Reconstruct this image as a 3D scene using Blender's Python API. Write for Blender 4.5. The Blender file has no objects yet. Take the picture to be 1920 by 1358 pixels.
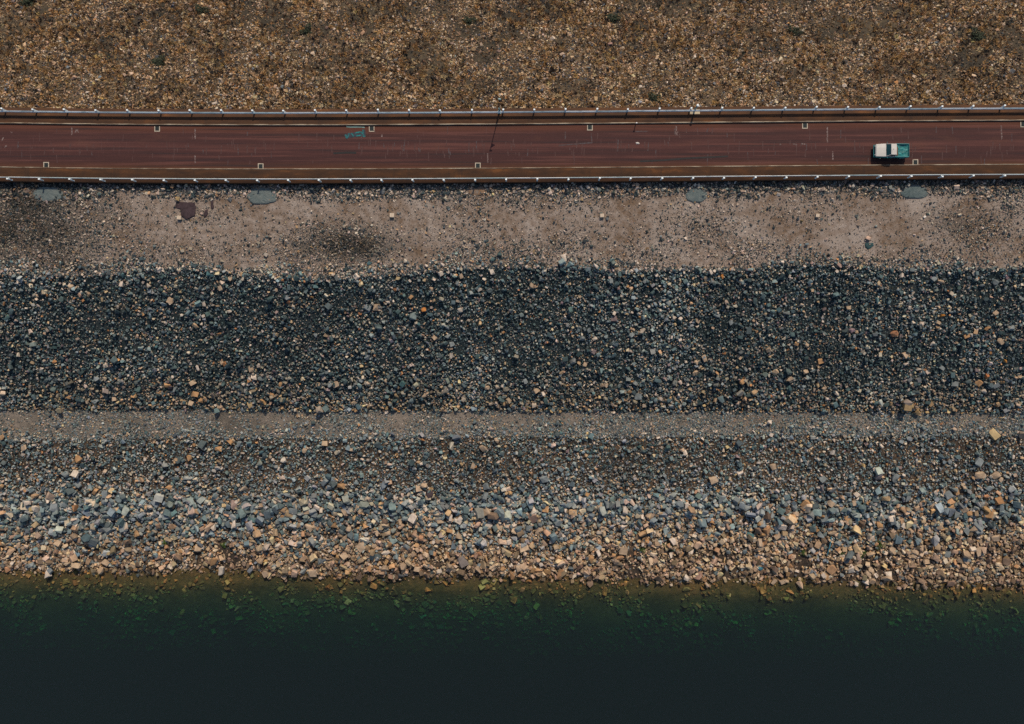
import bpy, bmesh, math, random
import numpy as np
from mathutils import Vector, Matrix

rng = np.random.default_rng(7)
random.seed(7)
R = math.radians
SC = bpy.context.scene
COL = SC.collection

# ------------------------------------------------------------------ camera, sky, sun, exposure
CAM_H = 100.0                 # metres above the road
S = 0.0675                    # metres per photograph pixel at road level
cam_data = bpy.data.cameras.new('camera')
cam = bpy.data.objects.new('camera', cam_data); COL.objects.link(cam)
cam.location = (0, 0, CAM_H); cam.rotation_euler = (0, 0, 0)
cam_data.sensor_fit = 'HORIZONTAL'
cam_data.angle = 2 * math.atan(960 * S / CAM_H)
cam_data.clip_start = 1.0; cam_data.clip_end = 3000.0
SC.camera = cam

SUN_EL, SUN_AZ = R(46), R(14)     # azimuth measured from +Y towards +X
world = bpy.data.worlds.new('World'); SC.world = world; world.use_nodes = True
wn = world.node_tree; wn.nodes.clear()
sky = wn.nodes.new('ShaderNodeTexSky'); sky.sky_type = 'NISHITA'; sky.sun_disc = False
sky.sun_elevation = SUN_EL; sky.sun_rotation = SUN_AZ; sky.altitude = 300
sky.air_density = 1.0; sky.dust_density = 2.0; sky.ozone_density = 1.0
bg = wn.nodes.new('ShaderNodeBackground'); bg.inputs['Strength'].default_value = 0.095
wo = wn.nodes.new('ShaderNodeOutputWorld')
wn.links.new(sky.outputs[0], bg.inputs[0]); wn.links.new(bg.outputs[0], wo.inputs[0])

sun_l = bpy.data.lights.new('sun', 'SUN'); sun_l.energy = 3.6; sun_l.angle = R(0.5); sun_l.color = (1.0, 0.84, 0.66)
sun = bpy.data.objects.new('sun', sun_l); COL.objects.link(sun)
sd = Vector((math.sin(SUN_AZ) * math.cos(SUN_EL), math.cos(SUN_AZ) * math.cos(SUN_EL), math.sin(SUN_EL)))
sun.rotation_euler = (-sd).to_track_quat('-Z', 'Y').to_euler(); sun.location = (0, 60, 120)

SC.view_settings.view_transform = 'Standard'; SC.view_settings.look = 'None'
SC.view_settings.exposure = 0.08; SC.view_settings.gamma = 1.0; SC.view_settings.use_curve_mapping = False
SC.render.engine = 'CYCLES'
cy = SC.cycles
cy.use_denoising = False
cy.max_bounces = 4; cy.diffuse_bounces = 1; cy.glossy_bounces = 2; cy.transmission_bounces = 2
cy.transparent_max_bounces = 8; cy.volume_bounces = 0
cy.sample_clamp_indirect = 4.0

# ------------------------------------------------------------------ helpers: pixels to places, noise
def P(px, py, z=0.0):
    k = S * (CAM_H - z) / CAM_H
    return (px - 960) * k, (679 - py) * k

_bx = np.array([0, 240, 480, 600, 720, 940, 1200, 1440, 1680, 1920.])
_by = np.array([-1.8, 0, 1.4, 1.8, 1.6, 0.2, -2.6, -4, -5.6, -7.2])
_bc = np.polyfit((_bx - 960) / 960, _by, 3)
def bend(x):                      # the crest road is very slightly curved in plan
    u = np.clip(np.asarray(x) / S / 960, -1.25, 1.25)
    return -np.polyval(_bc, u) * S

def _hash(ix, iy, seed):
    h = (ix.astype(np.int64) * 374761393 + iy.astype(np.int64) * 668265263 + seed * 982451653) & 0x7fffffff
    h = ((h ^ (h >> 13)) * 1274126177) & 0x7fffffff
    return ((h ^ (h >> 16)) & 0xffff) / 65535.0
def vnoise(x, y, sc, seed=0):
    x = np.asarray(x, float) / sc; y = np.asarray(y, float) / sc
    ix = np.floor(x); iy = np.floor(y); fx = x - ix; fy = y - iy
    fx = fx * fx * (3 - 2 * fx); fy = fy * fy * (3 - 2 * fy)
    a = _hash(ix, iy, seed); b = _hash(ix + 1, iy, seed); c = _hash(ix, iy + 1, seed); d = _hash(ix + 1, iy + 1, seed)
    return (a * (1 - fx) + b * fx) * (1 - fy) + (c * (1 - fx) + d * fx) * fy
def fbm(x, y, sc, seed=0, o=4):
    v = 0; a = .5; t = 0
    for i in range(o):
        v = v + a * vnoise(x, y, sc / 2 ** i, seed + 17 * i); t += a; a *= .5
    return v / t

# ------------------------------------------------------------------ the dam's cross-section
WATER_Z = -16.0
def tilt(x, l, m, r):             # a boundary whose photo row drifts along the dam
    u = np.asarray(x) / S / 960
    return np.where(u < 0, m + (m - l) * u, m + (r - m) * u)
def ctrl(x):
    """rows of the upstream side: (photo row, height, noise amplitude)"""
    x = np.asarray(x, float)
    wob = (fbm(x, x * 0, 14, 3) - .5); wob2 = (fbm(x, x * 0, 9, 4) - .5)
    return [
        (344.5 - bend(x) / S, -0.30 + 0 * x, .03),
        (tilt(x, 513, 507, 503) + 24 * wob + 14 * np.exp(-((x + 25) / 7) ** 2) - 4 * np.exp(-((x + 2) / 6) ** 2), -1.45 + 0 * x, .10),
        (tilt(x, 770, 772, 775) + 3 * wob, -10.3 + 0 * x, .06),
        (tilt(x, 822, 819, 815) + 8 * wob, -10.6 + 0 * x, .08),
        (tilt(x, 975, 980, 985) + 14 * wob, -14.3 + 0 * x, .22),
        (tilt(x, 1066, 1082, 1093) + 22 * wob, WATER_Z + .02 + 0 * x, .30),
        (tilt(x, 1095, 1108, 1118) + 14 * wob2, WATER_Z - .45 + 0 * x, .22),
        (tilt(x, 1170, 1180, 1190) + 12 * wob, -19.0 + 0 * x, .35),
        (1400 + 0 * x, -29.0 + 0 * x, .4),
        (3200 + 0 * x, -60.0 + 0 * x, .4),
    ]
def crow(c):
    py, z, a = c
    return (679 - py) * S * (CAM_H - z) / CAM_H, z, a
CREST_N = (679 - 204.3) * S
def zt(x, y):
    x = np.asarray(x, float); y = np.asarray(y, float)
    cs = [crow(c) for c in ctrl(x)]
    z = np.full(np.broadcast(x, y).shape, -60.0); amp = np.full(z.shape, .4)
    for (ya, za, aa), (yb, zb, ab) in zip(cs[:-1], cs[1:]):
        t = np.clip((ya - y) / (ya - yb), 0, 1)
        m = (y <= ya) & (y > yb)
        z = np.where(m, za + (zb - za) * t, z); amp = np.where(m, aa + (ab - aa) * t, amp)
    n = (y > cs[0][0])
    yn = CREST_N + bend(x)
    zn = -0.35 - 0.5 * np.maximum(y - yn, 0)
    zn = np.where(y > yn + 60, -30.35 - .05 * (y - yn - 60), zn)
    z = np.where(n, np.where(y > yn - .5, zn, -0.30), z); amp = np.where(n, .14, amp)
    nz = (fbm(x, y, 5, 11) - .5) * 2
    return z + nz * amp
def ground(px, py):
    z = 0.0
    for _ in range(12):
        x, y = P(px, py, z); z = float(zt(x, y))
    return Vector((x, y, z))

# ------------------------------------------------------------------ object helpers
def tag(o, label=None, cat=None, group=None, kind=None):
    if label: o['label'] = label
    if cat: o['category'] = cat
    if group: o['group'] = group
    if kind: o['kind'] = kind
    return o
def link(name, me, mat=None, parent=None):
    o = bpy.data.objects.new(name, me); COL.objects.link(o)
    if mat is not None and me is not None: me.materials.append(mat)
    if parent is not None: o.parent = parent
    return o
def empty(name, loc, rz=0):
    o = bpy.data.objects.new(name, None); COL.objects.link(o); o.location = loc; o.rotation_euler = (0, 0, rz)
    o.empty_display_size = .2
    return o
def mesh_pd(name, v, f):
    me = bpy.data.meshes.new(name); me.from_pydata([tuple(p) for p in v], [], [tuple(q) for q in f]); me.update(); return me
def from_bm(name, bm, smooth=False):
    bmesh.ops.recalc_face_normals(bm, faces=bm.faces)
    me = bpy.data.meshes.new(name); bm.to_mesh(me); bm.free()
    if smooth:
        for p in me.polygons: p.use_smooth = True
    return me
def box(bm, c, s, rot=None, bevel=0):
    r = bmesh.ops.create_cube(bm, size=1.0)
    vs = r['verts']
    for v in vs:
        v.co = Vector((v.co.x * s[0], v.co.y * s[1], v.co.z * s[2]))
    if bevel:
        es = list({e for v in vs for e in v.link_edges})
        rr = bmesh.ops.bevel(bm, geom=es, offset=bevel, segments=2, affect='EDGES', profile=.7)
        vs = list({v for f in rr['faces'] for v in f.verts} | {v for v in vs if v.is_valid})
    for v in vs:
        p = v.co
        if rot is not None: p = rot @ p
        v.co = p + Vector(c)
    return vs
def cyl(bm, a, b, r0, r1=None, n=10):
    a = Vector(a); b = Vector(b); r1 = r0 if r1 is None else r1
    q = (b - a).to_track_quat('Z', 'Y'); l = (b - a).length
    r = bmesh.ops.create_cone(bm, cap_ends=True, segments=n, radius1=r0, radius2=r1, depth=l)
    for v in r['verts']: v.co = q @ (v.co + Vector((0, 0, l / 2))) + a
    return r['verts']
def grid_mesh(name, X, Y, Z, smooth=True):
    n, m = X.shape
    v = np.stack([X, Y, Z], -1).reshape(-1, 3)
    i = np.arange(n * m).reshape(n, m)
    f = np.stack([i[:-1, :-1], i[:-1, 1:], i[1:, 1:], i[1:, :-1]], -1).reshape(-1, 4)
    me = bpy.data.meshes.new(name)
    me.vertices.add(len(v)); me.vertices.foreach_set('co', v.astype(np.float32).ravel())
    me.loops.add(f.size); me.loops.foreach_set('vertex_index', f.astype(np.int32).ravel())
    me.polygons.add(len(f)); me.polygons.foreach_set('loop_start', (np.arange(len(f)) * 4).astype(np.int32))
    me.update(calc_edges=True)
    if smooth: me.polygons.foreach_set('use_smooth', np.ones(len(f), bool))
    return me
def vattr(me, name, val):
    a = me.attributes.new(name, 'FLOAT', 'POINT'); a.data.foreach_set('value', np.asarray(val, np.float32).ravel())

# ------------------------------------------------------------------ materials
class NT:
    def __init__(s, name):
        s.m = bpy.data.materials.new(name); s.m.use_nodes = True; s.t = s.m.node_tree; s.t.nodes.clear()
        s.out = s.n('ShaderNodeOutputMaterial')
    def n(s, ty, **k):
        nd = s.t.nodes.new(ty)
        for a, b in k.items(): setattr(nd, a, b)
        return nd
    def l(s, a, b): s.t.links.new(a, b)
    def pos(s): return s.n('ShaderNodeNewGeometry').outputs['Position']
    def obj(s): return s.n('ShaderNodeTexCoord').outputs['Object']
    def mapv(s, v, sc):
        m = s.n('ShaderNodeMapping'); s.l(v, m.inputs['Vector']); m.inputs['Scale'].default_value = sc; return m.outputs[0]
    def noise(s, v, sc, det=4, rough=.6):
        t = s.n('ShaderNodeTexNoise'); s.l(v, t.inputs['Vector']); t.inputs['Scale'].default_value = sc
        t.inputs['Detail'].default_value = det; t.inputs['Roughness'].default_value = rough; return t.outputs['Fac']
    def vor(s, v, sc, feat='F1', out='Distance'):
        t = s.n('ShaderNodeTexVoronoi', feature=feat); s.l(v, t.inputs['Vector']); t.inputs['Scale'].default_value = sc; return t.outputs[out]
    def ramp(s, f, stops, interp='LINEAR'):
        r = s.n('ShaderNodeValToRGB'); s.l(f, r.inputs['Fac']); cr = r.color_ramp; cr.interpolation = interp
        while len(cr.elements) < len(stops): cr.elements.new(.5)
        for e, (p, c) in zip(cr.elements, stops):
            e.position = p; e.color = (*c, 1) if len(c) == 3 else c
        return r.outputs['Color']
    def sstep(s, f, a, b, o0=0., o1=1.):
        m = s.n('ShaderNodeMapRange', interpolation_type='SMOOTHSTEP'); s.l(f, m.inputs['Value'])
        for k, v in (('From Min', a), ('From Max', b), ('To Min', o0), ('To Max', o1)): m.inputs[k].default_value = v
        return m.outputs['Result']
    def math(s, op, a, b=None):
        m = s.n('ShaderNodeMath', operation=op)
        for i, q in enumerate((a, b)):
            if q is None: continue
            if isinstance(q, (int, float)): m.inputs[i].default_value = q
            else: s.l(q, m.inputs[i])
        return m.outputs[0]
    def mix(s, f, a, b, mode='MIX'):
        m = s.n('ShaderNodeMix', data_type='RGBA', blend_type=mode)
        for i, q in ((0, f), (6, a), (7, b)):
            if isinstance(q, (int, float)): m.inputs[i].default_value = q
            elif isinstance(q, tuple): m.inputs[i].default_value = (*q, 1)
            else: s.l(q, m.inputs[i])
        return m.outputs[2]
    def attr(s, name, ty='GEOMETRY', out='Fac'):
        a = s.n('ShaderNodeAttribute', attribute_type=ty, attribute_name=name); return a.outputs[out]
    def bump(s, h, st, dist=.05):
        b = s.n('ShaderNodeBump'); s.l(h, b.inputs['Height']); b.inputs['Strength'].default_value = st; b.inputs['Distance'].default_value = dist
        return b.outputs[0]
    def bsdf(s, col, rough=.9, metal=0., normal=None, spec=.3):
        p = s.n('ShaderNodeBsdfPrincipled')
        if isinstance(col, tuple): p.inputs['Base Color'].default_value = (*col, 1)
        else: s.l(col, p.inputs['Base Color'])
        if isinstance(rough, (int, float)): p.inputs['Roughness'].default_value = rough
        else: s.l(rough, p.inputs['Roughness'])
        p.inputs['Metallic'].default_value = metal; p.inputs['Specular IOR Level'].default_value = spec
        if normal is not None: s.l(normal, p.inputs['Normal'])
        s.l(p.outputs[0], s.out.inputs['Surface']); return s.m

def mat_stone():
    t = NT('stone'); o = t.obj()
    c = t.attr('scol', 'INSTANCER', 'Color')
    n = t.noise(o, 2.2, 4, .65)
    f = t.sstep(n, .25, .75, .72, 1.28)
    mul = t.n('ShaderNodeVectorMath', operation='SCALE'); t.l(c, mul.inputs[0]); t.l(f, mul.inputs['Scale'])
    n2 = t.noise(o, 9, 2, .6)
    col = t.mix(t.sstep(n2, .55, .75, 0, .35), mul.outputs[0], (.16, .12, .085))
    return t.bsdf(col, .88, 0, t.bump(n, .5, .08), .25)
def mat_blade():
    t = NT('dry_grass'); c = t.attr('scol', 'INSTANCER', 'Color'); return t.bsdf(c, .9, 0, None, .15)
def mat_plain(name, col, rough=.85, metal=0., var=.25, sc=3.0, spec=.3):
    t = NT(name); o = t.obj(); n = t.noise(o, sc, 5, .65)
    a = tuple(q * (1 - var) for q in col); b = tuple(min(1, q * (1 + var)) for q in col)
    return t.bsdf(t.mix(t.sstep(n, .3, .7), a, b), rough, metal, t.bump(n, .25, .02), spec)

def mat_ground(name, c_dark, c_mid, c_light, speck=.5, sc=1.0):
    """soil with grit; 'grav' and 'dark' vertex attributes say where gravel and dark soil lie"""
    t = NT(name); p = t.pos()
    big = t.noise(p, .16 * sc, 5, .6); mid = t.noise(p, 1.3 * sc, 5, .65); fine = t.noise(p, 9 * sc, 3, .7)
    base = t.ramp(t.math('ADD', t.math('MULTIPLY', big, .5), t.math('MULTIPLY', mid, .5)),
                  [(.38, c_dark), (.5, c_mid), (.61, c_light)])
    vo = t.vor(p, 5.0 * sc, 'F1', 'Color'); vd = t.vor(p, 5.0 * sc)
    sep = t.n('ShaderNodeSeparateColor'); t.l(vo, sep.inputs[0])
    st = t.ramp(sep.outputs[0], [(.0, (.035, .037, .038)), (.45, (.10, .095, .09)), (.8, (.22, .19, .15)), (1, (.36, .31, .25))], 'CONSTANT')
    near = t.sstep(vd, .20, .42, 1, 0)
    g = t.attr('grav')
    pres = t.math('MULTIPLY', near, t.sstep(t.math('ADD', sep.outputs[1], g), 1.0, 1.15))
    base = t.mix(t.math('MULTIPLY', pres, speck), base, st)
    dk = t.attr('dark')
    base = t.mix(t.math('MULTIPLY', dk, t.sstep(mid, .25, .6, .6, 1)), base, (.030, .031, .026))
    fs = t.sstep(fine, .3, .7, .78, 1.2)
    mul = t.n('ShaderNodeVectorMath', operation='SCALE'); t.l(base, mul.inputs[0]); t.l(fs, mul.inputs['Scale'])
    h = t.math('ADD', t.math('MULTIPLY', fine, .5), t.math('ADD', mid, t.math('MULTIPLY', pres, .6)))
    return t.bsdf(mul.outputs[0], .95, 0, t.bump(h, .8, .10), .15)

def mat_road():
    t = NT('red_asphalt'); p = t.pos(); v = t.attr('v')
    base = t.ramp(v, [(0, (.082, .032, .019)), (.10, (.082, .030, .020)), (.2, (.050, .021, .0195)), (.42, (.052, .021, .020)),
                      (.5, (.078, .031, .027)), (.58, (.052, .021, .020)), (.82, (.046, .019, .018)), (.93, (.064, .026, .017)), (1, (.090, .038, .020))])
    lng = t.noise(t.mapv(p, (.05, 2.6, 1)), 1.0, 5, .65)
    base = t.mix(t.sstep(lng, .50, .66, 0, .7), base, (.112, .046, .038))
    base = t.mix(t.sstep(lng, .48, .33, 0, .85), base, (.030, .018, .019))
    trv = t.noise(t.mapv(p, (4.5, .35, 1)), 1.0, 3, .6)
    base = t.mix(t.sstep(trv, .62, .74, 0, .4), base, (.095, .052, .050))
    big = t.noise(t.mapv(p, (.25, .9, 1)), .5, 5, .65)
    base = t.mix(t.sstep(big, .55, .75, 0, .3), base, (.105, .046, .028))
    fine = t.noise(p, 14, 3, .7)
    fs = t.sstep(fine, .3, .7, .85, 1.15)
    mul = t.n('ShaderNodeVectorMath', operation='SCALE'); t.l(base, mul.inputs[0]); t.l(fs, mul.inputs['Scale'])
    return t.bsdf(mul.outputs[0], .85, 0, t.bump(fine, .3, .02), .25)
def mat_verge():
    t = NT('brown_footway'); p = t.pos()
    n = t.noise(t.mapv(p, (.35, 1.3, 1)), 1.0, 6, .65)
    base = t.ramp(n, [(.3, (.038, .022, .015)), (.48, (.062, .031, .017)), (.6, (.082, .038, .018)), (.72, (.15, .062, .022))])
    j = t.noise(t.mapv(p, (1.6, .15, 1)), 1.0, 3, .5)
    base = t.mix(t.sstep(j, .6, .72, 0, .4), base, (.035, .023, .018))
    fine = t.noise(p, 10, 3, .7)
    return t.bsdf(t.mix(t.sstep(fine, .35, .65, 0, .3), base, (.03, .02, .015)), .9, 0, t.bump(fine, .4, .03), .2)
def mat_paint(name, col, worn, lo=.36, hi=.52, sx=.8):
    t = NT(name); p = t.pos(); n = t.noise(t.mapv(p, (sx, 5, 5)), 1.0, 5, .65)
    return t.bsdf(t.mix(t.sstep(n, lo, hi), worn, col), .75, 0, None, .3)
def mat_rail():
    t = NT('galvanised_rail'); o = t.n('ShaderNodeObjectInfo').outputs['Random']; p = t.pos()
    n = t.noise(t.mapv(p, (1.2, 4, 4)), 1.0, 5, .6)
    c = t.ramp(o, [(0, (.55, .66, .68)), (.4, (.74, .78, .79)), (.62, (.46, .60, .63)), (.8, (.38, .45, .47)), (1, (.64, .70, .72))])
    c = t.mix(t.sstep(n, .50, .68, 0, .7), c, (.20, .29, .31))
    return t.bsdf(c, .55, 0, None, .5)

M_STONE = mat_stone(); M_BLADE = mat_blade()
M_BENCH = mat_ground('bench_dirt', (.150, .104, .070), (.232, .185, .150), (.310, .265, .228), .9)
M_RIPBED = mat_ground('riprap_bed', (.016, .026, .028), (.024, .036, .038), (.042, .050, .050), .6)  # dark teal colour deepens the shade in gaps between the stones
M_BERM = mat_ground('berm_gravel_surface', (.115, .100, .082), (.175, .150, .122), (.235, .20, .165), .9)
M_SHORE = mat_ground('shore_soil', (.028, .025, .022), (.060, .046, .034), (.14, .095, .060), .7)
M_LBED = mat_ground('lake_mud', (.055, .05, .02), (.11, .08, .032), (.17, .105, .042), .4)
M_DOWN = mat_ground('downstream_soil', (.030, .024, .018), (.060, .045, .029), (.13, .095, .058), .8)
M_ROAD = mat_road(); M_VERGE = mat_verge()
M_KERB = mat_paint('worn_white_kerb', (.38, .33, .25), (.11, .072, .047), .40, .62, .4)
M_WALL = mat_plain('crest_wall_concrete', (.09, .065, .048), .95, 0, .3, 1.0)
M_RAIL = mat_rail(); M_POST = mat_plain('galvanised_post', (.74, .82, .83), .5, 0, .12, 6)
M_FRAME = mat_paint('white_frame_paint', (.42, .37, .29), (.20, .16, .12), .32, .5, 2)
M_GRATE = mat_plain('iron_grate', (.035, .055, .06), .6, .5, .3, 8)
M_HOLE_SHADE = mat_plain('drain_shade', (.012, .014, .015), .9)
M_CHALK = mat_paint('chalk_mark', (.22, .18, .17), (.075, .038, .035), .44, .64, 6)
M_STREAK = mat_paint('pale_streak', (.085, .048, .045), (.058, .026, .024), .42, .68, 3)
M_BLUEMARK = mat_paint('blue_grey_mark', (.070, .066, .074), (.055, .028, .027), .42, .66, 3)
M_TAR = mat_plain('tar_line', (.016, .015, .016), .7)
M_TEALP = mat_paint('teal_spray_paint', (.010, .16, .16), (.012, .055, .07), .35, .6, 3)
M_NAVYP = mat_plain('navy_spray_paint', (.022, .032, .045), .7)
M_PALETEAL = mat_paint('pale_teal_paint', (.15, .27, .26), (.07, .06, .06), .36, .52, 1.5)

# ------------------------------------------------------------------ the setting: ground sheets
XS = np.concatenate([np.arange(-400, -90, 10.), np.arange(-90, 90.01, .45), np.arange(100, 401, 10.)])
def band(name, k0, k1, mat, n, attrs=None):
    cs = [crow(c) for c in ctrl(XS)]
    rows_y = []
    for k in range(k0, k1):
        nn = n[k - k0]
        for i in range(nn + (1 if k == k1 - 1 else 0)):
            t = i / nn; rows_y.append(cs[k][0] * (1 - t) + cs[k + 1][0] * t)
    Y = np.array(rows_y); X = np.broadcast_to(XS, Y.shape)
    Yq = Y.copy(); Yq[0] -= 1e-5
    Z = zt(X, Yq)
    me = grid_mesh(name, X[::-1], Y[::-1], Z[::-1])
    g, d = attrs(X[::-1], Y[::-1]) if attrs else (np.full(X.shape, .4), np.zeros(X.shape))
    vattr(me, 'grav', g); vattr(me, 'dark', d)
    return tag(link(name, me, mat), kind='structure')

def topx(x, y, z): return x / S * CAM_H / (CAM_H - z) + 960, 679 - y / S * CAM_H / (CAM_H - z)
GBLOBS = [(630, 458, 85, 34, 1.5), (560, 480, 50, 22, 1.0), (690, 470, 45, 25, 1.4), (890, 470, 60, 40, .55), (990, 478, 70, 32, .75), (1080, 460, 60, 30, .5),
          (40, 430, 150, 75, 1.6), (60, 500, 170, 24, 1.4), (330, 470, 130, 22, .5), (230, 400, 40, 18, .3), (1010, 365, 130, 22, .8),
          (1320, 430, 60, 45, .55), (1480, 395, 50, 20, .35), (1500, 497, 80, 16, .8), (1840, 440, 90, 40, .55), (1780, 410, 50, 30, .35), (1900, 390, 30, 25, .7),
          (1400, 470, 70, 25, .6), (1650, 492, 80, 18, .6), (870, 380, 30, 20, .6), (900, 390, 18, 30, .6), (1230, 470, 60, 25, .45), (1750, 480, 80, 25, .5), (380, 410, 50, 16, .4), (1180, 490, 80, 14, .5)]
def bench_gravel(x, y):
    px, py = topx(x, y, -1.0)
    g = np.zeros(np.shape(px))
    for cx, cy_, rx, ry, w in GBLOBS:
        g = np.maximum(g, w * np.exp(-(((px - cx) / rx) ** 2 + ((py - cy_) / ry) ** 2)))
    wallband = np.clip((378 + 18 * (fbm(x, y, 7, 31) - .5) * 2 - py) / 10, 0, 1)
    toe = np.clip((py - (497 + 16 * (fbm(x, y, 9, 37) - .5) * 2)) / 8, 0, 1)
    n = fbm(x, y, 2.2, 41)
    g = np.clip(g * (.2 + 1.9 * n), 0, 1) + .25 * np.clip(fbm(x, y, 5, 43) - .5, 0, 1) * 2
    return np.clip(np.maximum(np.maximum(g, wallband * .95), toe * .95), 0, 1)
def bench_attr(x, y):
    px, py = topx(x, y, -1.0)
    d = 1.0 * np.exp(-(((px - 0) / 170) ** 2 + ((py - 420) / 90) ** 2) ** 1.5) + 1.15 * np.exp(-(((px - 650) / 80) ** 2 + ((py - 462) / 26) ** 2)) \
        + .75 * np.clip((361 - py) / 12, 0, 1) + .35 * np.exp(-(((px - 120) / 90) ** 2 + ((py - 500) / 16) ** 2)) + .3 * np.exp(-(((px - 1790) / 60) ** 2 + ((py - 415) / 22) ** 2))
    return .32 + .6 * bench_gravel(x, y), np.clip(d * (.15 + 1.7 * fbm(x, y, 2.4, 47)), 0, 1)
band('dirt_bench', 0, 1, M_BENCH, [34], bench_attr)
riprap = band('riprap_slope', 1, 2, M_RIPBED, [50])
band('berm_path', 2, 3, M_BERM, [10], lambda x, y: (.45 + .5 * fbm(x, y, 6, 51), .5 * np.clip(fbm(x, y, 20, 52) * 2 - 1, 0, 1)))
shore = band('shore_slope', 3, 5, M_SHORE, [30, 24])
band('lake_bed', 5, 9, M_LBED, [10, 24, 24, 12])

yn = np.concatenate([np.arange(0, 24, .5), np.arange(24, 60, 3.), np.arange(60, 600, 45.)])
Yd = (CREST_N - .45 + bend(XS))[None, :] + yn[:, None]; Xd = np.broadcast_to(XS, Yd.shape)
me = grid_mesh('downstream_slope', Xd, Yd, zt(Xd, Yd))
dn = fbm(Xd, Yd, 3.2, 61, 5)
vattr(me, 'grav', .5 + 0 * dn); vattr(me, 'dark', np.clip((dn - .46) * 4, 0, .5) * np.clip((Yd - CREST_N - 1.5) / 3, 0, 1))
tag(link('downstream_slope', me, M_DOWN), kind='structure')

# crest strips: road, kerbs, raised footways, all following the bend
XC = np.concatenate([np.arange(-400, -90, 20.), np.arange(-90, 91, 2.), np.arange(100, 401, 20.)])
def strip(name, prof, mat, kind='structure', v=None):
    """prof: closed-ish list of (y, z) swept along the crest"""
    ys = np.array([p[0] for p in prof]); zs = np.array([p[1] for p in prof])
    Y = ys[:, None] + bend(XC)[None, :]; X = np.broadcast_to(XC, Y.shape); Z = np.broadcast_to(zs[:, None], Y.shape)
    me = grid_mesh(name, X, Y, Z, smooth=False)
    if v is not None: vattr(me, 'v', np.broadcast_to(np.array(v)[:, None], Y.shape))
    bm = bmesh.new(); bm.from_mesh(me); bmesh.ops.recalc_face_normals(bm, faces=bm.faces); bm.to_mesh(me); bm.free()
    return tag(link(name, me, mat), kind=kind)
def yy(py, z=0.): return (679 - py) * S * (CAM_H - z) / CAM_H
VZ = .18
rv = np.linspace(0, 1, 15)
road = strip('road', [(yy(234.2) * (1 - q) + yy(316.2) * q, .05 * math.sin(math.pi * q)) for q in rv], M_ROAD, v=rv)
strip('kerb_north', [(yy(232.4), -.1), (yy(232.4), VZ + .02), (yy(234.2) + .02, VZ + .02), (yy(234.2), VZ - .01), (yy(234.2), -.1)], M_KERB)
strip('kerb_south', [(yy(315.2), -.1), (yy(315.2), VZ - .01), (yy(315.2) - .02, VZ + .02), (yy(316.8), VZ + .02), (yy(316.8), -.1)], M_KERB)
strip('footway_north', [(yy(204.3), -1.4), (yy(204.3), VZ), (yy(232.4) + .002, VZ)], M_VERGE)
strip('footway_south', [(yy(316.8) - .002, VZ), (yy(342.6), VZ), (yy(343.2), VZ - .04), (yy(343.2), -1.4)], M_VERGE)

# ------------------------------------------------------------------ water: a closed body of murky water
WY = (679 - 1010) * S * 1.16
bm = bmesh.new()
box(bm, (0, (WY - 420) / 2, (WATER_Z - 75) / 2), (820, abs(-420 - WY), abs(-75 - WATER_Z)))
me = from_bm('lake_water', bm)
t = NT('lake_water'); p = t.pos()
rip = t.math('ADD', t.noise(t.mapv(p, (.55, 1.1, 1)), 1.0, 4, .6), t.math('MULTIPLY', t.noise(p, 3.0, 3, .6), .3))
nrm = t.bump(rip, .25, .10)
fr = t.n('ShaderNodeFresnel'); fr.inputs['IOR'].default_value = 1.33; t.l(nrm, fr.inputs['Normal'])
tr = t.n('ShaderNodeBsdfTransparent'); gl = t.n('ShaderNodeBsdfGlossy'); gl.inputs['Roughness'].default_value = .06; t.l(nrm, gl.inputs['Normal'])
mx = t.n('ShaderNodeMixShader'); t.l(fr.outputs[0], mx.inputs[0]); t.l(tr.outputs[0], mx.inputs[1]); t.l(gl.outputs[0], mx.inputs[2])
t.l(mx.outputs[0], t.out.inputs['Surface'])
va = t.n('ShaderNodeVolumeAbsorption'); va.inputs['Color'].default_value = (.0, .55, .46, 1); va.inputs['Density'].default_value = .55
vs = t.n('ShaderNodeVolumeScatter'); vs.inputs['Color'].default_value = (.80, .66, .95, 1); vs.inputs['Density'].default_value = .050
vadd = t.n('ShaderNodeAddShader'); t.l(va.outputs[0], vadd.inputs[0]); t.l(vs.outputs[0], vadd.inputs[1]); t.l(vadd.outputs[0], t.out.inputs['Volume'])
tag(link('lake_water', me, t.m), kind='structure')

# ------------------------------------------------------------------ stones
def stone_mesh(name, seed, blocky, n=14):
    r = random.Random(seed); bm = bmesh.new()
    dims = (.5, r.uniform(.30, .44), r.uniform(.22, .36))
    for sx in (-1, 1):
        for sy in (-1, 1):
            for sz in (-1, 1):
                if r.random() < .25: continue
                k = blocky
                bm.verts.new((sx * dims[0] * k * r.uniform(.62, 1), sy * dims[1] * k * r.uniform(.62, 1), sz * dims[2] * k * r.uniform(.6, 1)))
    for _ in range(n):
        v = Vector((r.gauss(0, 1), r.gauss(0, 1), r.gauss(0, 1))).normalized()
        bm.verts.new((v.x * dims[0] * r.uniform(.85, 1), v.y * dims[1] * r.uniform(.85, 1), v.z * dims[2] * r.uniform(.85, 1)))
    bm.verts.ensure_lookup_table()
    q = bmesh.ops.convex_hull(bm, input=bm.verts)
    bmesh.ops.delete(bm, geom=[g for g in set(q['geom_interior']) | set(q['geom_unused']) if isinstance(g, bmesh.types.BMVert) and g.is_valid], context='VERTS')
    loose = [v for v in bm.verts if not v.link_faces]
    bmesh.ops.delete(bm, geom=loose, context='VERTS')
    me = from_bm(name, bm); me.materials.append(M_STONE); return me
STONES = [stone_mesh('stone_shape', 100 + i, .85 if i % 3 else .98, 8 + i % 6) for i in range(16)]
SLABS = STONES

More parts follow.
